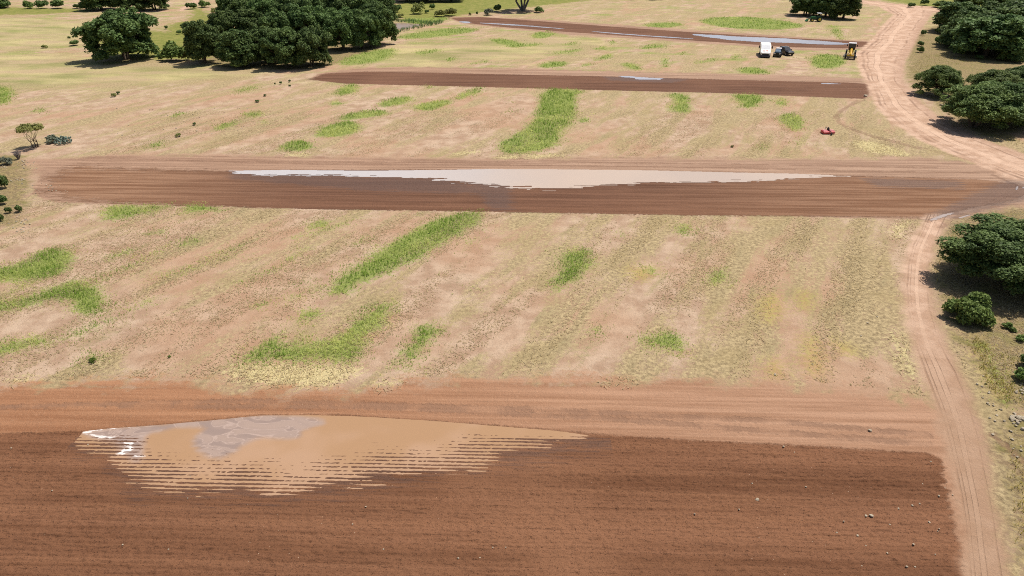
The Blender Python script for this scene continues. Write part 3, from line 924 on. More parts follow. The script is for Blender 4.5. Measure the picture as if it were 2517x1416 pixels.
def crown_mesh(name, seed, rx, ry, rz, zc, nl, lr, nleaf, ls, mat, flat=.0, low=-.35, hole=.0):
    r = np.random.default_rng(seed)
    d = unit(r.normal(size=(nl, 3)))
    d[:, 2] = np.where(d[:, 2] < low, -d[:, 2] * .5, d[:, 2])
    d[:, :2] *= np.where(d[:, 2] < 0, (1 - np.minimum(d[:, 2] ** 2, .93)) ** -.38, 1)[:, None]
    kv = r.normal(size=(5, 3)) * 2.4
    ph = r.uniform(0, 6.28, 5)
    bulge = 1 + .085 * np.sin(d @ kv.T + ph).sum(1)
    rad = r.uniform(.3, 1.0, nl) ** .45 * bulge
    c = d * rad[:, None] * np.array([rx, ry, rz]) * .82 + np.array([0, 0, zc])
    lrad = lr * r.uniform(.6, 1.35, nl)
    li = r.choice(nl, nleaf, p=lrad ** 2 / (lrad ** 2).sum())
    dd = unit(r.normal(size=(nleaf, 3)))
    dd[:, 2] = np.where(dd[:, 2] < -.55, -dd[:, 2], dd[:, 2])
    rr = lrad[li] * r.uniform(.5, 1.08, nleaf)
    p = c[li] + dd * rr[:, None] * np.array([1, 1, .8])
    if hole:
        hn = vnoise(p[:, 0] * 1.1 + seed + p[:, 2], p[:, 1] * 1.1 + p[:, 2] * .7)
        keep = hn > hole
        p, dd, li = p[keep], dd[keep], li[keep]
    nrm = unit(dd * .7 + r.normal(size=p.shape) * .55 + np.array([0, 0, .35]))
    v, f = leaves_from(p, nrm, ls, r)
    me = np_mesh(name, v, f, [mat])
    tl = r.uniform(0, 1, nl)
    t = np.clip(tl[li] * .5 + r.uniform(0, .6, len(p)), 0, 1)
    fattr(me, 'tint', np.repeat(t, 4))
    return me, c


def tube(bm, pts, rads, seg=7):
    rings = []
    for i, p in enumerate(pts):
        a = Vector(pts[max(0, i - 1)])
        b = Vector(pts[min(len(pts) - 1, i + 1)])
        q = (b - a).to_track_quat('Z', 'Y')
        rings.append([bm.verts.new(Vector(p) + q @ Vector((math.cos(2 * math.pi * k / seg) * rads[i], math.sin(2 * math.pi * k / seg) * rads[i], 0))) for k in range(seg)])
    for A, B in zip(rings[:-1], rings[1:]):
        for k in range(seg):
            bm.faces.new((A[k], A[(k + 1) % seg], B[(k + 1) % seg], B[k]))
    bm.faces.new(rings[0][::-1])
    bm.faces.new(rings[-1])


def bm_mesh(name, bm, mats, smooth=False):
    me = bpy.data.meshes.new(name)
    bmesh.ops.recalc_face_normals(bm, faces=bm.faces)
    bm.to_mesh(me)
    bm.free()
    for m in mats: me.materials.append(m)
    if smooth:
        for p in me.polygons: p.use_smooth = True
    return me


def trunk_mesh(name, seed, h, centres, r0=.35, stems=1, mat=None, spread=.5):
    rr = random.Random(seed)
    bm = bmesh.new()
    cs = list(centres)
    rr.shuffle(cs)
    for s in range(stems):
        a = 2 * math.pi * s / max(1, stems) + rr.uniform(-.4, .4)
        bx, by = (math.cos(a) * .25 * (stems > 1), math.sin(a) * .25 * (stems > 1))
        fork = Vector((math.cos(a) * spread * (stems > 1) + rr.uniform(-.2, .2), math.sin(a) * spread * (stems > 1) + rr.uniform(-.2, .2), h * rr.uniform(.26, .36)))
        rad = r0 * (1 if stems == 1 else .62)
        tube(bm, [(bx, by, -.15), (bx * 1.2, by * 1.2, .25), tuple(fork * .6 + Vector((bx * .4, by * .4, 0))), tuple(fork)], [rad * 1.5, rad * 1.05, rad * .9, rad * .75], 8)
        k = max(4, len(cs) // (2 * stems))
        for c in cs[s * k:(s + 1) * k]:
            e = Vector(c)
            m = fork.lerp(e, .5) + Vector((rr.uniform(-.3, .3), rr.uniform(-.3, .3), -.25))
            tube(bm, [tuple(fork), tuple(fork.lerp(m, .5)), tuple(m), tuple(e)], [rad * .55, rad * .42, rad * .3, rad * .12], 5)
    return bm_mesh(name, bm, [mat or BARK], True)


def put(u, v):
    x, y = G(u, v)
    z = float(height(np.array([x]), np.array([y]))[0])
    return Vector((x, y, z))


VAR = []
for i, (lv, hl) in enumerate([(13000, .0), (13000, .08), (12000, .12), (13000, .04), (12500, .2), (13000, .06)]):
    cm, cc = crown_mesh('crown', 100 + i, 5.0, 4.9, 4.6, 4.7, 150, .95, int(lv * 2.6), .205, OAK, hole=hl, low=-.9)
    tm_ = trunk_mesh('trunk', 50 + i, 9, cc, .36, 1 + (i % 3 == 1), BARK)
    VAR.append((cm, tm_))
EXTRA = {}


def tree(u, v, w, h, label, var=0, group=None, rot=None, name='oak_tree', meshes=None, cat='tree'):
    cm, tm2 = meshes or VAR[var % len(VAR)]
    root = link(name, None, loc=put(u, v))
    tag(root, label, cat, group)
    root.rotation_euler.z = rot if rot is not None else (u * 7.3 + v * 3.1) % 6.28
    root.scale = (w / 9.6, w / 9.6, h / 9.1)
    c = link('crown', cm, root)
    c.location.z = -.55 if name == 'oak_tree' and meshes is None else -.2
    link('trunk', tm2, root)
    return root


GV = 'oak trees of the dark grove'
tree(312, 147, 16.5, 12.5, 'broad dark green oak standing alone left of the grove, with open gaps under its crown', 4)
grove = [
    (505, 155, 9.5, 10.5, 'slim oak at the left front corner of the grove, trunk visible below its crown'),
    (592, 162, 10, 8.5, 'front row oak of the grove, just right of the slim corner oak'),
    (655, 155, 9, 9, 'front row oak in the middle of the grove edge, set slightly back'),
    (705, 166, 9.5, 9.0, 'front row oak at the lowest grove edge, left one of two nearest the ploughed strip'),
    (768, 163, 10, 9.5, 'front row oak whose crown bulges right at the lowest point of the grove edge'),
    (845, 124, 10, 10.5, 'oak on the right flank of the grove, just behind the lowest front trees'),
    (893, 120, 9.5, 10.5, 'oak in the middle of the right flank of the grove'),
    (932, 110, 10, 11, 'oak at the far right corner of the grove, nearest the reedy pond'),
    (560, 112, 9.5, 9.5, 'second row oak of the grove behind the gap right of the slim corner oak'),
    (625, 112, 10, 9.5, 'second row oak of the grove, left of its centre'),
    (690, 115, 10, 10, 'second row oak near the centre of the grove'),
    (755, 112, 10.5, 10.5, 'second row oak of the grove, right of its centre'),
    (800, 108, 10, 10.5, 'second row oak of the grove hidden behind the right flank'),
    (590, 75, 10, 10, 'third row oak at the left edge of the grove beside the open dry ground'),
    (650, 74, 11, 10.5, 'third row oak left of the centre of the grove'),
    (715, 76, 11, 10.5, 'third row oak in the centre of the grove'),
    (780, 75, 11, 11, 'third row oak right of the centre of the grove'),
    (850, 74, 11, 11, 'third row oak behind the right flank of the grove'),
    (905, 78, 11, 11, 'third row oak near the right corner of the grove'),
    (945, 62, 9, 10, 'back oak at the right edge of the grove, above the pond'),
    (575, 42, 11, 10, 'rear oak at the left end of the grove by the top of the photo'),
    (640, 40, 12, 11, 'rear oak left of centre along the top of the photo in the grove'),
    (720, 38, 12, 11, 'rear oak at the centre of the grove along the top of the photo'),
    (800, 38, 12, 11, 'rear oak right of centre along the top of the photo in the grove'),
    (880, 36, 12, 11, 'rear oak toward the right along the top of the photo in the grove'),
    (940, 28, 10, 10, 'rear oak at the right end of the grove by the top of the photo'),
]
for i, (u, v, w, h, lab) in enumerate(grove):
    tree(u, v, w, h, lab, i, GV)
GT = 'oak trees along the top edge of the photo'
for i, (u, v, w, h, lab) in enumerate([
    (250, 24, 13, 9, 'left oak of the row behind the lone oak at the top of the photo'),
    (315, 24, 13, 9, 'middle oak of the row behind the lone oak at the top of the photo'),
    (380, 24, 12, 9, 'right oak of the row behind the lone oak at the top of the photo'),
    (1000, 4, 13, 9, 'far dark oak just right of the grove at the top of the photo'),
    (1050, 4, 14, 9, 'far dark oak above the leafy bushes at the top of the photo'),
    (1110, 3, 13, 9, 'far dark oak above the left tip of the farthest strip'),
    (1550, -3, 10, 5, 'low far tree at the top edge above the middle of the farthest strip'),
    (1600, -3, 10, 5, 'low far tree at the top edge just right of another low tree'),
    (-10, 20, 9, 4, 'low dark tree at the top left corner of the photo'),
]):
    tree(u, v, w, h, lab, i + 2, GT)
GC = 'oak clump beside the green tractor'
tree(1978, 38, 11.0, 8.0, 'left oak of the very dark clump behind the green tractor', 4, GC)
tree(2028, 42, 11.5, 9.5, 'middle oak of the very dark clump behind the green tractor', 1, GC)
tree(2072, 47, 10.0, 8.5, 'right oak of the very dark clump, just right of the green tractor', 0, GC)
tree(2040, 28, 12.0, 9.5, 'rear oak of the very dark clump behind the green tractor', 3, GC)
# tree with open trunks at the top
cm, cc = crown_mesh('crown', 201, 5.2, 4.8, 2.6, 6.4, 40, 1.25, 7500, .30, OAK_LIGHT, hole=.25)
tree(1285, 27, 15, 11.5, 'wide tree with several bare grey trunks under its crown at the top centre', meshes=(cm, trunk_mesh('trunk', 77, 10, cc, .42, 4, simple('grey_bark', (.16, .145, .13), .9, 0, .3, 5, .2), 1.5)))
# right side trees, nearer: finer leaves
GRT = 'trees on the scrubby right side of the road'
near = []
for i, (ls, nl, hl, m) in enumerate([(.12, 64000, .12, OAK), (.125, 56000, .22, OAK_LIGHT), (.13, 54000, .08, OAK)]):
    cm, cc = crown_mesh('crown', 300 + i, 5.1, 5.0, 4.2, 4.5, 170, .85, int(nl * 1.35), ls, m, hole=hl, low=-.8)
    near.append((cm, trunk_mesh('trunk', 90 + i, 8, cc, .34, 3, BARK, .9)))
tree(2474, 690, 12.0, 6.4, 'big dark round tree at the right edge beside the lower track', meshes=near[0], rot=.4)
tree(2540, 690, 9.5, 6.0, 'dark tree cut by the right edge, touching the big round tree beside the lower track', meshes=near[2], rot=2.2)
tree(2306, 235, 8.6, 6.2, 'light green tree leaning over the road bend, leftmost of the trees by the road', meshes=near[1], group=GRT)
tree(2390, 312, 13.0, 8.0, 'large spreading tree by the road whose branch shadows fall on the dirt', meshes=near[1], group=GRT, rot=1.0)
tree(2468, 312, 11, 8.0, 'dark tree right of the large spreading tree by the road', meshes=near[0], group=GRT)
tree(2540, 300, 12, 7.5, 'tree cut by the right edge next to the road bend', meshes=near[1], group=GRT, rot=4)
tree(2440, 245, 10, 6.0, 'tree behind the large spreading tree, with a lighter green top', meshes=near[1], group=GRT, rot=3)
tree(2520, 235, 10, 6.0, 'tree at the right edge behind the trees by the road bend', meshes=near[0], group=GRT, rot=2)
for i, (u, v, w, h, lab) in enumerate([
    (2345, 78, 11, 8.5, 'dark tree beside the top end of the dirt road'),
    (2420, 138, 13, 9.5, 'widest very dark tree of the upper right corner, above the shrubs'),
    (2372, 120, 9, 7.5, 'dark tree left of the widest very dark tree of the upper right corner'),
    (2475, 128, 11, 8.5, 'dark tree right of the widest very dark tree of the upper right corner'),
    (2495, 85, 13, 9.5, 'tall dark tree at the right edge in the upper right corner'),
    (2440, 72, 10, 7.5, 'dark tree between the road top tree and the tall right edge tree'),
    (2395, 26, 14, 8.5, 'far dark tree beyond the road at the top of the right side'),
    (2500, 30, 14, 9.5, 'far dark tree at the top right corner'),
    (2512, 142, 9, 6.5, 'dark tree at the right edge just above the trees by the road bend'),
    (2345, 112, 6, 4.6, 'low dark tree behind the bushes inside the road bend'),
    (2395, 98, 9, 7, 'dark tree filling the middle of the upper right thicket'),
]):
    tree(u, v, w * 1.38, h * 1.08, lab, i, GRT)

# shrubs
GRASS_LEAF = leaf_mat('fresh_leaves', (.10, .17, .03), (.24, .32, .07), .4)
SH = {}
for key, mat, seed, hl, nl, nleaf, ls in (('dark', OAK, 401, .0, 16, 1500, .12), ('green', BUSH, 402, .05, 16, 1400, .13), ('olive', OLIVE, 403, .12, 14, 900, .12), ('grey', GREY, 404, .1, 16, 1300, .11)):
    SH[key], _ = crown_mesh('shrub', seed, .85, .85, .6, .5, nl, .36, nleaf, ls, mat, hole=hl, low=-.4)
cm, cc = crown_mesh('shrub', 405, 1.9, 1.8, 1.25, 1.2, 40, .55, 12000, .13, BUSH, low=-.5)
SH['big'] = cm
SH['fresh'], _ = crown_mesh('shrub', 406, .85, .85, .5, .4, 16, .36, 900, .10, GRASS_LEAF, hole=.1, low=-.4)


def shrub(u, v, w, h, kind, label, group=None, name='shrub'):
    o = link(name, SH[kind], loc=put(u, v))
    if kind == 'big': o.location.z -= .35
    b = 4.6 if kind == 'big' else 2.3
    o.scale = (w / b, w / b, h / (2.9 if kind == 'big' else 1.35))
    o.rotation_euler.z = (u * 3.7 + v) % 6.28
    return tag(o, label, 'shrub', group)


shrub(2376, 782, 4.6, 3.2, 'big', 'round dark bush beside the lower track, in front of the big round tree')
for a in [
    (15, 405, 2.2, 1.3, 'grey', 'grey green shrub at the left edge level with the top of the second strip'),
    (8, 462, 2.3, 2.2, 'dark', 'dark green shrub at the left edge beside pale yellow stones'),
    (10, 502, 1.7, 1.3, 'dark', 'dark round shrub at the left edge, just above a pair of small ones'),
    (22, 524, 1.1, .9, 'dark', 'left one of two small dark shrubs side by side at the left edge'),
    (48, 521, 1.2, 1.0, 'dark', 'right one of two small dark shrubs side by side at the left edge'),
    (3, 543, 1.2, 1.1, 'dark', 'lowest dark shrub on the left edge, below the pair of small ones'),
    (128, 350, 2.8, 1.3, 'grey', 'grey green shrub between the small lone tree and the blue green cactus'),
    (183, 112, 3.8, 1.6, 'dark', 'low dark shrub alone in the pale grass left of the lone oak'),
    (170, 95, 1.3, .8, 'dark', 'tiny dark shrub above the low dark shrub left of the lone oak'),
    (210, 93, 1.4, .8, 'olive', 'tiny olive shrub right above the low dark shrub left of the lone oak'),
    (110, 118, 2.0, 1.0, 'olive', 'olive shrub in the grass to the left of the low dark shrub'),
    (240, 138, 3.0, 2.0, 'dark', 'dark shrub under the left side of the lone oak'),
    (398, 148, 2.4, 2.0, 'dark', 'small dark bush just right of the lone oak'),
    (430, 150, 7.0, 4.6, 'green', 'light green bush between the lone oak and the grove'),
    (455, 148, 4.0, 3.0, 'olive', 'olive bush against the left side of the grove'),
    (410, 72, 1.4, 1.3, 'dark', 'small dark shrub on bare ground above right of the lone oak'),
    (447, 68, 1.5, 1.2, 'dark', 'small shrub between the lone oak and the slim grove oak'),
    (440, 84, 2.3, 1.3, 'dark', 'low shrub on bare ground left of the slim grove oak'),
    (457, 85, 1.7, 1.3, 'grey', 'grey low shrub touching the one left of the slim grove oak'),
    (540, 50, 3, 2, 'dark', 'dark shrub on the dry ground behind the slim grove oak'),
    (470, 22, 5.5, 2.6, 'dark', 'dark shrub by the short pale path at the top'),
    (505, 18, 5.0, 2.6, 'green', 'green shrub right of the short pale path at the top'),
    (530, 32, 4.0, 2.2, 'olive', 'olive shrub below the green one right of the short pale path'),
    (15, 20, 6, 3.0, 'dark', 'leftmost dark shrub of the hedge at the top left'),
    (75, 21, 5, 3.0, 'green', 'second shrub from the left in the hedge at the top left'),
    (108, 21, 6, 3.4, 'dark', 'third shrub from the left in the hedge at the top left'),
    (145, 21, 7, 3.6, 'dark', 'widest shrub of the hedge at the top left'),
    (190, 21, 4.5, 1.8, 'dark', 'low shrub at the right end of the hedge at the top left'),
    (978, 30, 4.5, 3.0, 'dark', 'dark bush touching the right side of the grove above the pond'),
    (1030, 34, 6.2, 4.6, 'olive', 'tall olive bush in the bright meadow above the pond'),
    (1062, 24, 3.2, 2.4, 'dark', 'dark round shrub behind the tall olive bush'),
    (1050, 33, 2.2, 1.4, 'dark', 'small dark shrub at the right foot of the tall olive bush'),
    (1082, 41, 5.0, 2.8, 'olive', 'olive bush just above the left tip of the farthest strip'),
    (1108, 39, 5.6, 3.2, 'olive', 'wider olive bush just right of another, above the tip of the farthest strip'),
    (985, 43, 3.2, 1.5, 'olive', 'low olive bush between the grove and the tall olive bush'),
    (1203, 37, 4.6, 2.6, 'grey', 'grey green bush below left of the tree with bare trunks'),
    (1222, 29, 4.6, 2.8, 'dark', 'dark bush at the left foot of the tree with bare trunks'),
    (1325, 31, 4.6, 2.2, 'green', 'low green bush at the right foot of the tree with bare trunks'),
    (1155, 38, 1.2, 1.2, 'olive', 'tiny olive bush left of the grey green bush'),
    (1172, 37, 1.0, 1.4, 'dark', 'tiny dark bush left of the grey green bush'),
    (2240, 19, 3.6, 2.0, 'dark', 'dark bush in the bright meadow beyond the top of the road'),
    (2272, 13, 4.5, 2.6, 'dark', 'dark bush at the edge of the bright meadow, right of another'),
    (2305, 18, 6, 2.5, 'green', 'green hedge bush where the road reaches the trees'),
    (2269, 88, 2.0, 1.9, 'dark', 'spiky dark bush on the right verge near the top of the road'),
    (2305, 82, 3.5, 1.7, 'dark', 'dark shrub right of the spiky bush on the verge'),
    (2335, 80, 4.6, 2.6, 'green', 'green shrub in front of the tree by the top of the road'),
    (2306, 109, 3.4, 2.4, 'dark', 'dark bush between the verge and the very dark trees'),
    (2335, 106, 3.2, 2.0, 'green', 'light green shrub right of the dark bush near the very dark trees'),
    (2261, 113, 2.6, 1.5, 'dark', 'upper one of two bushes on the verge inside the road bend'),
    (2261, 129, 2.2, 1.6, 'green', 'lower one of two bushes on the verge inside the road bend'),
    (2350, 130, 5.5, 2.2, 'dark', 'low dark shrub at the foot of the very dark trees'),
    (2405, 146, 2.8, 1.2, 'dark', 'low shrub below the widest very dark tree'),
    (2470, 150, 4.5, 2.4, 'green', 'green bush below the dark trees near the right edge'),
    (2500, 155, 4.2, 2.0, 'dark', 'dark bush below the dark trees at the right edge'),
    (2280, 216, 1.5, 1.0, 'olive', 'small olive shrub at the foot of the light green leaning tree'),
    (280, 238, 1.4, .9, 'olive', 'small olive bush in the dry grass below the lone oak'),
    (292, 232, .9, .7, 'dark', 'dark tuft touching the small olive bush below the lone oak'),
    (632, 252, 1.1, .6, 'dark', 'low dark tuft on bare ground left of the third strip'),
    (478, 308, .9, .55, 'dark', 'dark brown tuft on the stony ground left of centre'),
    (439, 336, 1.2, .7, 'olive', 'olive tuft below the stony ground left of centre'),
    (690, 207, .8, .7, 'dark', 'small dark plant left of the tip of the third strip'),
    (712, 202, .9, .6, 'dark', 'small dark plant nearest the tip of the third strip'),
    (652, 237, .8, .5, 'dark', 'small dark plant above the low dark tuft left of the third strip'),
    (712, 213, .7, .5, 'dark', 'small plant just below the one nearest the tip of the third strip'),
    (676, 209, .5, .6, 'dark', 'thin dark plant at the left of the group near the third strip tip'),
    (1800, 362, .6, .4, 'olive', 'tiny olive tuft on the dry field in front of the third strip'),
    (2472, 806, 1.0, .6, 'green', 'low green plant on the litter right of the round dark bush'),
    (2488, 814, .9, .45, 'green', 'flat green plant right of another on the litter by the round dark bush'),
    (2506, 838, 1.1, .6, 'green', 'low green plant at the right edge below the flat plant'),
    (2507, 935, 1.6, 1.2, 'green', 'pale green bush at the right edge above the heap of pale stones'),
    (2520, 900, 1.8, 1.3, 'dark', 'dark bush at the right edge above the pale green bush'),
    (228, 892, .9, .5, 'fresh', 'single green tuft in the dry field at the lower left'),
    (416, 880, .35, .3, 'fresh', 'tiny green tuft alone on bare soil at the lower left'),
]:
    shrub(*a)

# small lone tree on the left
cm, cc = crown_mesh('crown', 210, 1.75, 1.7, .75, 2.35, 26, .5, 2600, .11, OLIVE, hole=.2)
root = link('small_tree', None, loc=put(88, 362))
tag(root, 'small umbrella shaped olive green tree with thin bare stems at the left edge', 'tree')
link('crown', cm, root)
link('trunk', trunk_mesh('trunk', 211, 2.6, cc, .10, 3, BARK, .35), root)
root.scale = (1.15, 1.15, 1.12)


# prickly pear: clump of flat pads
def pad_plant(name, seed, n, w, h, mat):
    r = np.random.default_rng(seed)
    bm = bmesh.new()
    for i in range(n):
        a, rr = r.uniform(0, 6.28), w * .5 * math.sqrt(r.uniform(0, 1))
        z = h * (.15 + .75 * r.uniform(0, 1) * (1 - (rr / (w * .5)) ** 2 * .6))
        s = r.uniform(.13, .2)
        M = Matrix.Translation((math.cos(a) * rr, math.sin(a) * rr, z)) @ Matrix.Rotation(r.uniform(0, 6.28), 4, 'Z') @ Matrix.Rotation(r.uniform(-.7, .7), 4, 'X') @ Matrix.Diagonal((s * .8, s * .16, s, 1))
        bmesh.ops.create_icosphere(bm, subdivisions=1, radius=1, matrix=M)
    me = bm_mesh(name, bm, [mat], True)
    nv = len(me.vertices)
    fattr(me, 'tint', np.repeat(r.uniform(0, 1, n), nv // n))
    return me


o = link('cactus', pad_plant('cactus', 21, 150, 2.6, 1.2, BLUE), loc=put(158, 352))
tag(o, 'blue green prickly pear cactus clump right of the small lone tree', 'cactus')


def twig_bush(seed, n, h, w):
    rr = random.Random(seed)
    bm = bmesh.new()
    for i in range(n):
        a = rr.uniform(0, 6.28)
        b = rr.uniform(.1, 1) * w * .5
        p0 = Vector((math.cos(a) * .05, math.sin(a) * .05, -.03))
        p2 = Vector((math.cos(a) * b, math.sin(a) * b, h * rr.uniform(.6, 1)))
        p1 = p0.lerp(p2, .5) + Vector((rr.uniform(-.1, .1), rr.uniform(-.1, .1), .05))
        tube(bm, [tuple(p0), tuple(p1), tuple(p2)], [.03, .022, .008], 4)
        for k in range(3):
            q = p1.lerp(p2, rr.uniform(0, .8))
            tube(bm, [tuple(q), tuple(q + Vector((rr.uniform(-.25, .25), rr.uniform(-.25, .25), rr.uniform(.1, .3))))], [.018, .006], 4)
    return bm_mesh('dead_bush', bm, [TWIG])


o = link('dead_bush', twig_bush(5, 46, 1.3, 1.2), loc=put(46, 392))
tag(o, 'grey leafless dead bush at the left edge beside pale stones', 'bush')

# ------------------------------------------------------------------ grass
def blades(name, pts, tint, hgt, wid, mat, lean=.5, label='', cat='grass', seed=1):
    """every point grows one bent two-quad blade; one mesh"""
    r = np.random.default_rng(seed)
    n = len(pts)
    z0 = height(pts[:, 0], pts[:, 1]) - .02
    a = r.uniform(0, 2 * np.pi, n)
    dirv = np.stack([np.cos(a), np.sin(a)], 1)
    l = r.uniform(.2, 1, n) * lean
    h = hgt * r.uniform(.55, 1.25, n)
    w = wid * r.uniform(.6, 1.4, n)
    perp = np.stack([-dirv[:, 1], dirv[:, 0]], 1) * w[:, None] * .5
    p0 = np.column_stack([pts, z0])
    mid = p0 + np.column_stack([dirv * (l * h * .35)[:, None], h * .6])
    tip = p0 + np.column_stack([dirv * (l * h * 1.1)[:, None], h * (1 - .35 * l)])
    P3 = np.column_stack([perp, np.zeros(n)])
    v = np.stack([p0 - P3, p0 + P3, mid + P3 * .8, mid - P3 * .8, tip + P3 * .25, tip - P3 * .25], 1).reshape(-1, 3)
    b = np.arange(n)[:, None] * 6
    f = np.vstack([b + np.array([0, 1, 2, 3]), b + np.array([3, 2, 4, 5])])
    me = np_mesh(name, v, f, [mat])
    fattr(me, 'tint', np.repeat(np.clip(tint, 0, 1), 6))
    o = link(name, me)
    tag(o, label, cat, None, 'stuff')
    return o


def scatter_poly(poly, dens, r):
    x0, y0 = poly.min(0)
    x1, y1 = poly.max(0)
    n = int((x1 - x0 + 2) * (y1 - y0 + 2) * dens)
    p = np.column_stack([r.uniform(x0 - 1, x1 + 1, n), r.uniform(y0 - 1, y1 + 1, n)])
    return p


def green_grass():
    r = np.random.default_rng(11)
    P, T, H, W = [], [], [], []
    for i, (poly, l) in enumerate(W_GREEN):
        yc = poly[:, 1].mean()
        dens = 48 if yc < 62 else 26 if yc < 95 else 14 if yc < 150 else 4.5
        p = scatter_poly(poly, dens, r)
        s = poly_sdf(p[:, 0], p[:, 1], poly, 1.5)
        nz = fbm(p[:, 0] * .9 + 7, p[:, 1] * .9, 3) - .5
        nz = nz + (fbm(p[:, 0] * .3 + 1, p[:, 1] * .3 + 2, 2) - .5) * 1.2
        m = (s + nz * 2.3 > r.uniform(-.9, .6, len(p))) & (r.random(len(p)) < .25 + .75 * l)
        m |= (s > -1.3) & (r.random(len(p)) < .07)
        p = p[m]
        s = s[m]
        P.append(p)
        big = fbm(p[:, 0] * .35, p[:, 1] * .35 + 3, 3)
        T.append(np.clip((big - .5) * 3.2 + .35 + (1 - l) * .35 + r.uniform(-.25, .35, len(p)) - np.clip(s, 0, 1) * .12, 0, 1))
        sc = 1.0 if yc < 62 else 1.3 if yc < 95 else 1.7 if yc < 150 else 2.6
        H.append((.20 + .24 * np.clip(s, 0, 1)) * (.6 + .4 * l) * (1 if yc < 95 else 1.15) * np.ones(len(p)))
        W.append(np.full(len(p), .045 * sc))
    P, T, H, W = map(np.concatenate, (P, T, H, W))
    blades('grass', P, T, H, W, GRASS, .8, 'tufts and streaks of fresh green grass growing in the dry field', 'grass', 3)


def straw_grass():
    r = np.random.default_rng(12)
    P = np.column_stack([r.uniform(-62, 62, 420000), r.uniform(37.5, 122, 420000)])
    x, y = P[:, 0], P[:, 1]
    pl = np.max([poly_sdf(x, y, p, 3) for p in W_PLOUGH + W_BERM], 0)
    rd, _ = road_fields(x, y)
    c, s_ = math.cos(R(-61)), math.sin(R(-61))
    u, v = c * x - s_ * y, s_ * x + c * y
    st = fbm(u * .05 + 4, v * .42, 4)
    ok = (pl < -.3) & (rd < -.2) & (st + r.uniform(-.10, .10, len(x)) > .555) & (r.random(len(x)) < np.clip(1.3 - (y - 38) / 110, .3, 1))
    P = P[ok]
    hay = []
    for poly, l in W_PALE:
        p = scatter_poly(poly, 26 * l, r)
        sd = poly_sdf(p[:, 0], p[:, 1], poly, 1.5) + (fbm(p[:, 0], p[:, 1], 3) - .5) * 2
        hay.append(p[sd > 0])
    n0 = len(P)
    hay = np.vstack(hay)
    T = np.concatenate([r.uniform(0, .75, n0), r.uniform(.4, 1.0, len(hay))])
    H = np.concatenate([np.full(n0, .15), np.full(len(hay), .22)])
    W = np.concatenate([np.full(n0, .05), np.full(len(hay), .05)])
    blades('dry_grass', np.vstack([P, hay]), T, H, W, STRAW, 2.3, 'short dry straw stubble and cut hay on the fields', 'dry grass', 5)


def verge_weeds():
    r = np.random.default_rng(13)
    out, tint = [], []
    for pts, dens, t0 in (([(2375, 830), (2415, 835), (2450, 900), (2485, 990), (2450, 990), (2400, 900)], 45, .75),
                          ([(2330, 560), (2400, 540), (2310, 640), (2300, 720), (2290, 640)], 8, .9),
                          ([(2440, 860), (2517, 870), (2517, 1000), (2480, 980)], 14, .45),
                          ([(2480, 1090), (2600, 1200), (2600, 1416), (2510, 1416), (2480, 1200)], 22, .85),
                          ([(2235, 160), (2300, 125), (2420, 150), (2300, 165), (2240, 185)], 5, .6),
                          ([(2380, 325), (2517, 340), (2517, 358), (2440, 350)], 6, .6)):
        poly = smooth_poly(GP(pts), 2)
        p = scatter_poly(poly, dens, r)
        sd = poly_sdf(p[:, 0], p[:, 1], poly, 2) + (fbm(p[:, 0], p[:, 1], 3) - .5) * 2
        p = p[sd > 0]
        out.append(p)
        tint.append(np.clip(t0 + r.uniform(-.3, .3, len(p)), 0, 1))
    P = np.vstack(out)
    blades('weeds', P, np.concatenate(tint), np.full(len(P), .30), np.full(len(P), .035), leaf_mat('golden_weeds', (.13, .17, .03), (.44, .36, .07), .3), .8, 'golden green weeds on the verge right of the lower track', 'weeds', 6)


def reeds():
    r = np.random.default_rng(14)
    ring = GP([(965, 52), (1010, 50), (1060, 54), (1095, 50), (1085, 58), (1050, 66), (1010, 74), (970, 84), (955, 84), (985, 73), (1020, 66), (1045, 60), (985, 55)])
    p = scatter_poly(ring, 4.5, r)
    sd = poly_sdf(p[:, 0], p[:, 1], ring, 2) + (fbm(p[:, 0] * .5, p[:, 1] * .5, 3) - .5) * 1.5
    p = p[sd > 0]
    blades('reeds', p, r.uniform(0, 1, len(p)), np.full(len(p), .9), np.full(len(p), .14), REED, .5, 'bright green reeds around the brown pond', 'reeds', 7)


green_grass()
straw_grass()
verge_weeds()
reeds()

# ------------------------------------------------------------------ stones
STONE = simple('pale_limestone', (.37, .31, .225), .9, 0, .25, 8, .2)


def stone_mesh(seed):
    r = np.random.default_rng(seed)
    bm = bmesh.new()
    bmesh.ops.create_icosphere(bm, subdivisions=2, radius=.5)
    k = r.normal(size=(7, 3))
    k /= np.linalg.norm(k, axis=1, keepdims=True)
    lim = r.uniform(.26, .42, 7)
    for v in bm.verts:
        c = np.array(v.co)
        for n_, l_ in zip(k, lim):
            d = c @ n_
            if d > l_: c = c - n_ * (d - l_)
        v.co = c * np.array([1.15, .95, .7])
    return bm_mesh('stone', bm, [STONE])


STN = [stone_mesh(i) for i in range(4)]


def stone(u, v, s, label, group=None):
    o = link('stone', random.choice(STN), loc=put(u, v) + Vector((0, 0, s * .18)))
    s = s * .85
    o.scale = (s, s, s)
    o.rotation_euler = (random.uniform(-.3, .3), random.uniform(-.3, .3), random.uniform(0, 6.28))
    tag(o, label, 'stone', group)


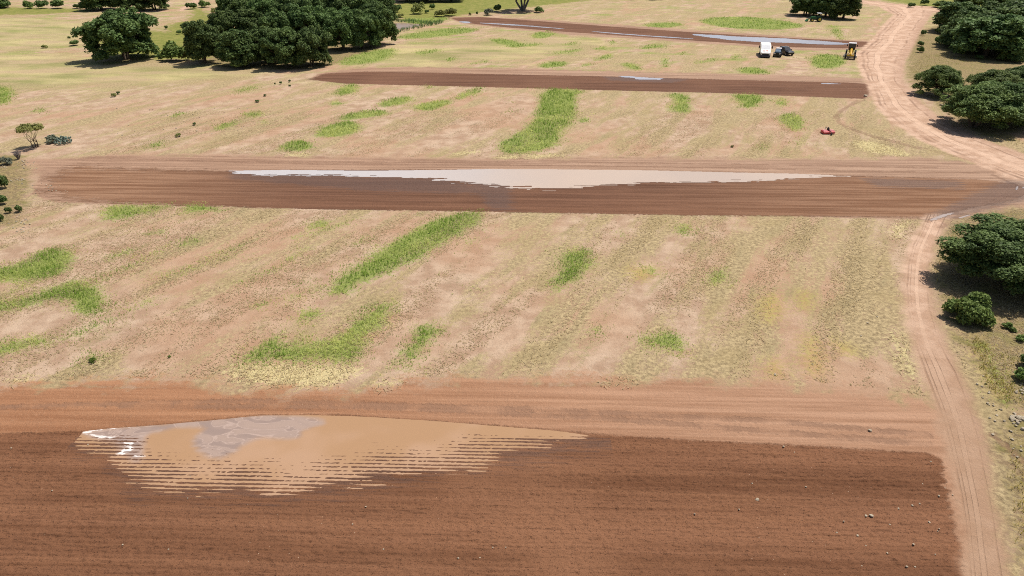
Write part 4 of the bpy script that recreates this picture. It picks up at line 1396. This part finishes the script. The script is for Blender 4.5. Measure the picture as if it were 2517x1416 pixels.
stone(1860, 1231, .30, 'largest pale stone on the near strip left of the double stone')
stone(2140, 1272, .30, 'right and bigger half of the double pale stone on the near strip')
stone(2128, 1271, .20, 'left and smaller half of the double pale stone on the near strip')
stone(2138, 1060, .32, 'tan rock beside a dark hollow on the berm above the near strip')
stone(2127, 237, .8, 'white stone at the right end of the third strip beside the road')
stone(2313, 259, .7, 'white stone under the large spreading tree, left one of two')
stone(2326, 260, .8, 'white stone under the large spreading tree, right one of two')
stone(2156, 780, .22, 'upper left of two white stones in the dry field beside the track')
stone(2132, 795, .22, 'lower left white stone in the dry field beside the track')
stone(2116, 827, .2, 'white stone by a tiny pale chip in the dry field left of the track')
stone(1905, 922, .25, 'single white stone at the lower edge of the dry field')
G1 = 'small stones lying on the right half of the near strip'
for (u, v) in [(2057, 1312), (2188, 1292), (2290, 1136), (2320, 1203), (2305, 1222), (2270, 1192), (2240, 1245), (2205, 1252), (2308, 1305), (2303, 1310), (2285, 1285), (2340, 1218), (2130, 1345), (2180, 1360), (2250, 1395), (1952, 1115), (1925, 1102), (1980, 1198), (1850, 1190), (1818, 1256), (1704, 1265), (2225, 1395), (2108, 1318), (2262, 1240), (2245, 1340), (2120, 1390), (2070, 1285), (2300, 1365)]:
    stone(u + random.uniform(-3, 3), v + random.uniform(-2, 2), random.uniform(.10, .17), 'small pale stone loose on the ploughed soil of the right half of the near strip', G1)
G2 = 'small stones lying on the left half of the near strip'
for (u, v) in [(30, 1105), (215, 1092), (132, 1210), (470, 1170), (460, 1228), (900, 1250), (415, 1352), (940, 1350), (1180, 1375), (1125, 1372), (1245, 1346), (1210, 1347), (870, 1290), (300, 1345)]:
    stone(u + random.uniform(-3, 3), v + random.uniform(-2, 2), random.uniform(.09, .14), 'tiny pale stone loose on the ploughed soil of the left half of the near strip', G2)
G3 = 'pale stones in the heap at the right edge'
for i in range(26):
    stone(2500 + random.gauss(0, 12), 1034 + random.gauss(0, 11), random.uniform(.2, .5), 'pale yellowish stone in the heap at the right edge beside the track', G3)
G4 = 'pale stones above the heap at the right edge'
for i in range(14):
    stone(2512 + random.gauss(0, 7), 966 + random.gauss(0, 8), random.uniform(.15, .35), 'pale stone in the small scatter above the heap at the right edge', G4)
G5 = 'stones along the right edge of the lower track'
for i in range(28):
    t = random.random()
    stone(2405 + 95 * t + random.gauss(0, 14), 930 + 190 * t + random.gauss(0, 14), random.uniform(.10, .26), 'small pale stone on the right verge of the lower track', G5)
G6 = 'pale yellow stones at the left edge'
for (cu, cv, su, sv, n) in [(45, 443, 14, 4, 22), (62, 402, 16, 10, 26), (15, 412, 10, 3, 8), (50, 555, 26, 16, 34), (110, 470, 40, 20, 18)]:
    for i in range(n):
        stone(cu + random.gauss(0, su * .7), cv + random.gauss(0, sv * .7), random.uniform(.12, .28), 'pale yellow stone among the shrubs at the left edge', G6)
G7 = 'stones on the stony ground left of the third strip'
for i in range(40):
    stone(random.uniform(280, 620), random.uniform(262, 335), random.uniform(.15, .32), 'small stone on the stony dry ground left of the third strip', G7)

# ------------------------------------------------------------------ vehicles
def cbox(bm, x0, x1, y0, y1, z0, z1, tx=0, ty=0, bev=0.0):
    """box whose top is inset by tx, ty"""
    vs_ = [bm.verts.new(p) for p in ((x0, y0, z0), (x1, y0, z0), (x1, y1, z0), (x0, y1, z0), (x0 + tx, y0 + ty, z1), (x1 - tx, y0 + ty, z1), (x1 - tx, y1 - ty, z1), (x0 + tx, y1 - ty, z1))]
    fs_ = [bm.faces.new([vs_[i] for i in q]) for q in ((3, 2, 1, 0), (4, 5, 6, 7), (0, 1, 5, 4), (1, 2, 6, 5), (2, 3, 7, 6), (3, 0, 4, 7))]
    if bev:
        es = {e for f in fs_ for e in f.edges}
        bmesh.ops.bevel(bm, geom=list(es), offset=bev, segments=2, affect='EDGES')


def loft(bm, secs):
    """secs: list of (y, [(x,z)...]) rings of equal length"""
    rings = [[bm.verts.new((x, y, z)) for x, z in pr] for y, pr in secs]
    n = len(rings[0])
    for A, B in zip(rings[:-1], rings[1:]):
        for i in range(n): bm.faces.new((A[i], A[(i + 1) % n], B[(i + 1) % n], B[i]))
    bm.faces.new(rings[0])
    bm.faces.new(rings[-1][::-1])


def cyl(bm, c, axis, r, ln, seg=20):
    M = Matrix.Translation(c) @ Vector(axis).to_track_quat('Z', 'Y').to_matrix().to_4x4()
    bmesh.ops.create_cone(bm, cap_ends=True, segments=seg, radius1=r, radius2=r, depth=ln, matrix=M)


def part(name, mat, parent, *fns, smooth=False):
    bm = bmesh.new()
    for f in fns: f(bm)
    return link(name, bm_mesh(name, bm, [mat], smooth), parent)


def torus_wheel(parent, c, r, w, tyre_mat, rim_mat, name='wheel'):
    bm = bmesh.new()
    seg, prof = 24, [(r * .62, -w * .5), (r * .9, -w * .5), (r, -w * .32), (r, w * .32), (r * .9, w * .5), (r * .62, w * .5)]
    rings = [[bm.verts.new((c[0] + d, c[1] + math.cos(2 * math.pi * i / seg) * q, c[2] + math.sin(2 * math.pi * i / seg) * q)) for i in range(seg)] for q, d in prof]
    rings.append(rings[0])
    for A, B in zip(rings[:-1], rings[1:]):
        for i in range(seg): bm.faces.new((A[i], A[(i + 1) % seg], B[(i + 1) % seg], B[i]))
    o = link(name, bm_mesh(name, bm, [tyre_mat], False), parent)
    part('rim', rim_mat, o, lambda b: cyl(b, c, (1, 0, 0), r * .63, w * .7), lambda b: cyl(b, c, (1, 0, 0), r * .2, w * .86, 10))
    return o


WHITE = simple('white_paint', (.78, .77, .75), .35, 0, .04, 2)
BLACKP = simple('black_paint', (.010, .011, .013), .18, 0, .2, 2)
DARKT = simple('dark_trim', (.012, .012, .016), .5, 0, .2, 4)
TYRE = simple('tyre_rubber', (.018, .017, .017), .85, 0, .2, 10)
STEEL = simple('grey_steel', (.42, .42, .43), .4, .6, .1, 5)
GLASS = simple('dark_glass', (.03, .04, .055), .05, 0, .1, 1)
LAMP = simple('lamp_glass', (.75, .70, .66), .15, 0, .05, 3)
YEL = simple('machine_yellow', (.62, .36, .02), .4, 0, .12, 3)
TGRN = simple('tractor_green', (.02, .12, .035), .35, 0, .15, 3)
TYEL = simple('tractor_yellow', (.70, .58, .10), .4, 0, .1, 3)
REDP = simple('red_paint', (.50, .045, .05), .4, 0, .2, 4)
REDM = simple('faded_red_lettering', (.62, .24, .17), .6, 0, .2, 9)
SILV = simple('pale_roof', (.62, .58, .56), .4, 0, .06, 3)


def vehicle(name, u, v, rot, label, cat='vehicle'):
    root = link(name, None, loc=put(u, v))
    root.rotation_euler.z = rot
    return tag(root, label, cat)


# white truck; +y is away from the camera, nose at -y
t = vehicle('truck', 1879, 138, R(-16), 'white truck with faded red marks on its sloping nose, left of two dark cars', 'truck')


def sect(y, w, z0, z1, sh):
    return (y, [(-w, z0), (w, z0), (w, z1 - sh), (w - sh * .8, z1), (-w + sh * .8, z1), (-w, z1 - sh)])


part('body', WHITE, t, lambda b: loft(b, [sect(-2.6, .98, .95, 1.12, .08), sect(-2.35, 1.15, .9, 1.32, .14), sect(-1.0, 1.2, .8, 1.72, .2), sect(-.9, 1.2, .8, 1.76, .2), sect(.35, 1.2, .7, 2.52, .2), sect(1.0, 1.22, .7, 2.62, .16), sect(4.0, 1.2, .7, 2.62, .14), sect(4.2, 1.12, .75, 2.5, .2)]))
part('grille', DARKT, t, lambda b: cbox(b, -.95, .95, -2.56, -2.2, .42, .96), lambda b: cbox(b, -1.12, 1.12, -2.3, 3.9, .38, .74))
part('bumper', simple('shaded_bumper_blue', (.03, .035, .07), .35), t, lambda b: cbox(b, -1.18, 1.18, -2.82, -2.5, .3, .62, 0, 0, .05))  # dark blue holds the shade on the truck's front in its colour
for s in (-1, 1):
    part('headlight', LAMP, t, lambda b: cbox(b, s * .93 - .16, s * .93 + .16, -2.62, -2.45, .66, .93, .02, .02))
    m = part('mirror', DARKT, t, lambda b: cbox(b, s * 1.52 - .12, s * 1.52 + .12, .15, .3, 1.75, 2.4, .02, .02, .02))
    part('bracket', STEEL, m, lambda b: tube(b, [(s * 1.18, .3, 2.0), (s * 1.42, .23, 2.1)], [.03, .03], 6))
    part('side_window', GLASS, t, lambda b: cbox(b, s * 1.215 - .012, s * 1.215 + .012, -.35, .9, 1.55, 2.15))
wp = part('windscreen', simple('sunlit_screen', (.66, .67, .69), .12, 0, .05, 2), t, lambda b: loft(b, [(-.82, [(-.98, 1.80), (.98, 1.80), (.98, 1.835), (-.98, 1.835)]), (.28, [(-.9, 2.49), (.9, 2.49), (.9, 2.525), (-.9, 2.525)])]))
part('marking', REDM, t, lambda b: [loft(b, [(y0, [(x, z0), (x + wx, z0), (x + wx, z0 + .035), (x, z0 + .035)]), (y0 + dy, [(x, z0 + dy * .296), (x + wx, z0 + dy * .296), (x + wx, z0 + dy * .296 + .035), (x, z0 + dy * .296 + .035)])]) for x, wx, y0, dy, z0 in ((-.55, .1, -2.0, .75, 1.425), (-.55, .38, -2.0, .12, 1.425), (-.55, .38, -1.37, .12, 1.612), (-.27, .1, -2.0, .75, 1.425), (.02, .1, -2.0, .75, 1.425), (.14, .25, -1.37, .12, 1.612), (.14, .25, -1.72, .12, 1.508), (.40, .1, -2.0, .75, 1.425))] and None)
part('nose_line', STEEL, t, lambda b: cbox(b, -.6, .6, -2.34, -2.28, 1.335, 1.36))
for y in (-1.75, 2.7):
    for s in (-1, 1): torus_wheel(t, (s * 1.05, y, .42), .42, .3, TYRE, STEEL)

# dark jeep, nose to the camera
t = vehicle('off_road_car', 1911, 138, R(-24), 'small black off-road car with pale roof and two round headlights, right beside the white truck', 'car')
part('body', BLACKP, t, lambda b: cbox(b, -.8, .8, -1.9, 1.7, .45, 1.0, .03, .03, .06), lambda b: cbox(b, -.66, .66, -1.85, -.35, .98, 1.14, .06, .04, .04), lambda b: cbox(b, -.78, .78, .9, 1.7, .98, 1.3, .03, .03, .03))
part('bumper', DARKT, t, lambda b: cbox(b, -.85, .85, -2.08, -1.86, .42, .62, 0, 0, .04))
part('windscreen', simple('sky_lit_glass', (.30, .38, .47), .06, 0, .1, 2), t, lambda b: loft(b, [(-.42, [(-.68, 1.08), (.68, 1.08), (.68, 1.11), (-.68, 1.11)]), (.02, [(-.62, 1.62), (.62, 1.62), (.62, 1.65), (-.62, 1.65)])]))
part('roof', SILV, t, lambda b: cbox(b, -.66, .66, .0, 1.55, 1.7, 1.78, .04, .04, .02))
part('roll_frame', BLACKP, t, *[(lambda b, x=x, y=y: tube(b, [(x, y, .98), (x * .9, y + (.4 if y < 0 else 0), 1.71)], [.05, .05], 6)) for x in (-.7, .7) for y in (-.4, .85, 1.55)])
for s in (-1, 1):
    part('headlight', LAMP, t, lambda b: cyl(b, (s * .58, -1.93, .86), (0, 1, 0), .14, .12, 14))
    part('fender', BLACKP, t, lambda b: cbox(b, s * .84 - .16, s * .84 + .16, -1.9, -.9, .86, .98, .02, .1))
    for y in (-1.3, 1.15): torus_wheel(t, (s * .82, y, .36), .36, .26, TYRE, STEEL)

# second dark car, turned to the right
t = vehicle('pickup_car', 1930, 134.0, R(14), 'larger black car turned to the right behind the small off-road car', 'car')
part('body', BLACKP, t, lambda b: loft(b, [sect(-2.45, .8, .45, .85, .1), sect(-2.2, .92, .4, 1.0, .1), sect(-.9, .95, .4, 1.1, .08), sect(1.9, .95, .4, 1.1, .08), sect(2.4, .9, .45, 1.02, .1)]), lambda b: loft(b, [sect(-1.0, .86, 1.08, 1.12, .02), sect(-.25, .8, 1.08, 1.72, .12), sect(1.5, .8, 1.08, 1.74, .12), sect(2.1, .84, 1.08, 1.14, .02)]))
part('windscreen', GLASS, t, lambda b: loft(b, [(-.97, [(-.74, 1.14), (.74, 1.14), (.74, 1.18), (-.74, 1.18)]), (-.33, [(-.66, 1.68), (.66, 1.68), (.66, 1.71), (-.66, 1.71)])]))
part('roof_rack', SILV, t, lambda b: [cbox(b, s * .6 - .03, s * .6 + .03, -.1, 1.4, 1.78, 1.83) for s in (-1, 1)] and None, lambda b: [cbox(b, -.6, .6, y, y + .05, 1.76, 1.8) for y in (0, .6, 1.25)] and None)
part('bonnet_highlight', simple('bonnet_highlight_grey', (.35, .36, .38), .12, .5), t, lambda b: loft(b, [(-2.0, [(-.4, 1.025), (.4, 1.025), (.4, 1.05), (-.4, 1.05)]), (-1.3, [(-.5, 1.085), (.5, 1.085), (.5, 1.11), (-.5, 1.11)])]))  # grey plate stands in for the highlight on the black bonnet
for s in (-1, 1):
    part('side_window', GLASS, t, lambda b: loft(b, [(-.3, [(s * .86 - .02, 1.16), (s * .86 + .02, 1.16), (s * .82 + .02, 1.5), (s * .82 - .02, 1.5)]), (1.4, [(s * .86 - .02, 1.16), (s * .86 + .02, 1.16), (s * .82 + .02, 1.5), (s * .82 - .02, 1.5)])]))
    part('mirror', DARKT, t, lambda b: cbox(b, s * 1.08 - .14, s * 1.08 + .14, -.75, -.6, 1.1, 1.3, .02, .02, .02))
    part('headlight', LAMP, t, lambda b: cbox(b, s * .66 - .16, s * .66 + .16, -2.38, -2.2, .72, .88))
    for y in (-1.55, 1.45): torus_wheel(t, (s * .86, y, .36), .36, .25, TYRE, STEEL)

# road grader
t = vehicle('road_grader', 2089, 140, R(-25), 'yellow road grader with a black cab facing the camera beside the dirt road', 'grader')
part('frame', YEL, t, lambda b: tube(b, [(0, -3.6, 1.05), (0, -3.2, 1.25), (0, -2.2, 1.7), (0, -1.0, 1.85), (0, .6, 1.7)], [.22, .24, .22, .24, .3], 8), lambda b: cbox(b, -.95, .95, -3.75, -3.35, .75, 1.0, .1, .05, .03), lambda b: tube(b, [(-.75, -2.3, .95), (0, -2.2, 1.7), (.75, -2.3, .95)], [.08, .12, .08], 6), lambda b: tube(b, [(-.8, -1.6, .75), (0, -3.3, .9), (.8, -1.6, .75)], [.1, .12, .1], 6), lambda b: cbox(b, -.55, .55, .5, 4.0, 1.0, 1.9, .05, .05, .05))
part('blade', STEEL, t, lambda b: loft(b, [(-1.75, [(-1.5, .12), (1.5, .12), (1.5, .62), (-1.5, .62)]), (-1.65, [(-1.5, .08), (1.5, .08), (1.5, .66), (-1.5, .66)])]))
part('front_blade', simple('rusty_dark_steel', (.09, .06, .05), .7, .2), t, lambda b: cbox(b, -1.2, 1.2, -4.3, -4.2, .1, .32), lambda b: cbox(b, -.3, .3, -4.2, -3.6, .45, .6))
c = part('cab', BLACKP, t, lambda b: cbox(b, -.72, .72, .5, 1.9, 1.55, 2.15, -.06, -.02), *[(lambda b, x=x, y=y: tube(b, [(x, y, 2.1), (x, y, 3.0)], [.05, .05], 6)) for x in (-.74, .74) for y in (.52, 1.88)], lambda b: cbox(b, -.5, .5, 1.2, 1.7, 2.1, 2.75))
part('window', GLASS, c, lambda b: cbox(b, -.7, .7, .5, .54, 2.15, 2.98), lambda b: cbox(b, -.76, -.73, .6, 1.8, 2.15, 2.98), lambda b: cbox(b, .73, .76, .6, 1.8, 2.15, 2.98))
part('roof', SILV, c, lambda b: cbox(b, -.9, .9, .3, 2.05, 3.0, 3.13, .06, .06, .03))
part('exhaust_pipe', DARKT, t, lambda b: tube(b, [(.3, 2.6, 1.85), (.3, 2.6, 2.9)], [.06, .06], 8))
for s in (-1, 1):
    part('headlight', LAMP, t, lambda b: cyl(b, (s * .38, -3.45, 1.15), (0, 1, 0), .09, .1, 10))
    part('mirror', DARKT, t, lambda b: cbox(b, s * 1.1 - .1, s * 1.1 + .1, .35, .42, 2.4, 2.85))
    for y, r_ in ((-3.4, .62), (1.6, .62), (3.1, .62)): torus_wheel(t, (s * 1.0, y, r_), r_, .4, TYRE, YEL)

# green tractor facing left (-x): built along y then turned
t = vehicle('tractor', 2006, 53, R(-98), 'green tractor with yellow wheels, front loader and pale canopy beside the dark tree clump', 'tractor')
part('body', TGRN, t, lambda b: cbox(b, -.38, .38, -1.9, -.1, .85, 1.5, .05, .04, .05), lambda b: cbox(b, -.45, .45, -.1, 1.1, .8, 1.15, .03, .03, .03))
part('chassis', DARKT, t, lambda b: cbox(b, -.25, .25, -1.8, 1.2, .5, .86))
part('seat', DARKT, t, lambda b: cbox(b, -.25, .25, .45, .9, 1.15, 1.3, .02, .02, .02), lambda b: cbox(b, -.25, .25, .85, .97, 1.25, 1.75, .04, .0, .02))
part('canopy', WHITE, t, lambda b: cbox(b, -.75, .75, -.15, 1.25, 2.5, 2.6, .06, .06, .02))
part('canopy_frame', DARKT, t, *[(lambda b, x=x: tube(b, [(x, .95, 1.1), (x, .95, 2.5)], [.05, .05], 6)) for x in (-.55, .55)])
part('steering_wheel', DARKT, t, lambda b: cyl(b, (0, .15, 1.55), (0, -.5, 1), .2, .04, 14))
l = part('loader', TGRN, t, *[(lambda b, x=x: tube(b, [(x, -.1, 1.35), (x, -1.4, 1.5), (x, -2.5, .75), (x, -2.8, .4)], [.07, .09, .08, .07], 6)) for x in (-.5, .5)])
part('bucket', TGRN, l, lambda b: loft(b, [(-3.35, [(-.95, .1), (.95, .1), (.95, .16), (-.95, .16)]), (-2.9, [(-.95, .1), (.95, .1), (.95, .55), (-.95, .55)]), (-2.75, [(-.95, .15), (.95, .15), (.95, .75), (-.95, .75)])]))
part('tool_bar', STEEL, t, lambda b: tube(b, [(-.5, 1.2, .6), (-.3, 2.0, .7), (.3, 2.0, .7), (.5, 1.2, .6)], [.06] * 4, 6))
for s in (-1, 1):
    part('fender', TGRN, t, lambda b: cbox(b, s * .8 - .2, s * .8 + .2, .2, 1.35, 1.42, 1.5, .02, .2))
    torus_wheel(t, (s * .82, .75, .72), .72, .42, TYRE, TYEL)
    torus_wheel(t, (s * .68, -1.4, .46), .46, .3, TYRE, TYEL)

# red mower left on the dry grass
t = vehicle('mower', 2034, 328, R(3), 'red tractor-drawn mower lying alone on the dry field left of the road', 'mower')
t.scale = (1.06, 1.06, 1.06)
part('deck', REDP, t, lambda b: loft(b, [(-.55, [(-.86, .12), (.86, .12), (.86, .34), (-.86, .34)]), (-.42, [(-.9, .1), (.9, .1), (.9, .44), (-.9, .44)]), (.5, [(-.9, .1), (.9, .1), (.9, .44), (-.9, .44)]), (.75, [(-.6, .12), (.6, .12), (.6, .34), (-.6, .34)])]))
part('ridge', simple('pink_highlight_red', (.62, .22, .22), .4), t, lambda b: cbox(b, -.82, -.14, -.3, .35, .435, .52, .03, .05), lambda b: cbox(b, .2, .84, -.3, .35, .435, .52, .03, .05))  # pink plates paint the highlights on the red deck
part('gearbox', DARKT, t, lambda b: cbox(b, -.12, .16, -.1, .3, .44, .82, .03, .03, .02), lambda b: cyl(b, (.02, .1, .86), (0, 0, 1), .08, .14, 12))
part('hitch', DARKT, t, lambda b: tube(b, [(-.35, .3, .5), (.02, .95, .75), (.4, .3, .5)], [.04, .05, .04], 6))
part('wheel_arm', DARKT, t, lambda b: tube(b, [(.05, -.3, .46), (.08, -.75, .5), (.08, -.95, .22)], [.05, .05, .04], 6))
torus_wheel(t, (.1, -.98, .2), .2, .14, TYRE, STEEL, 'tail_wheel')
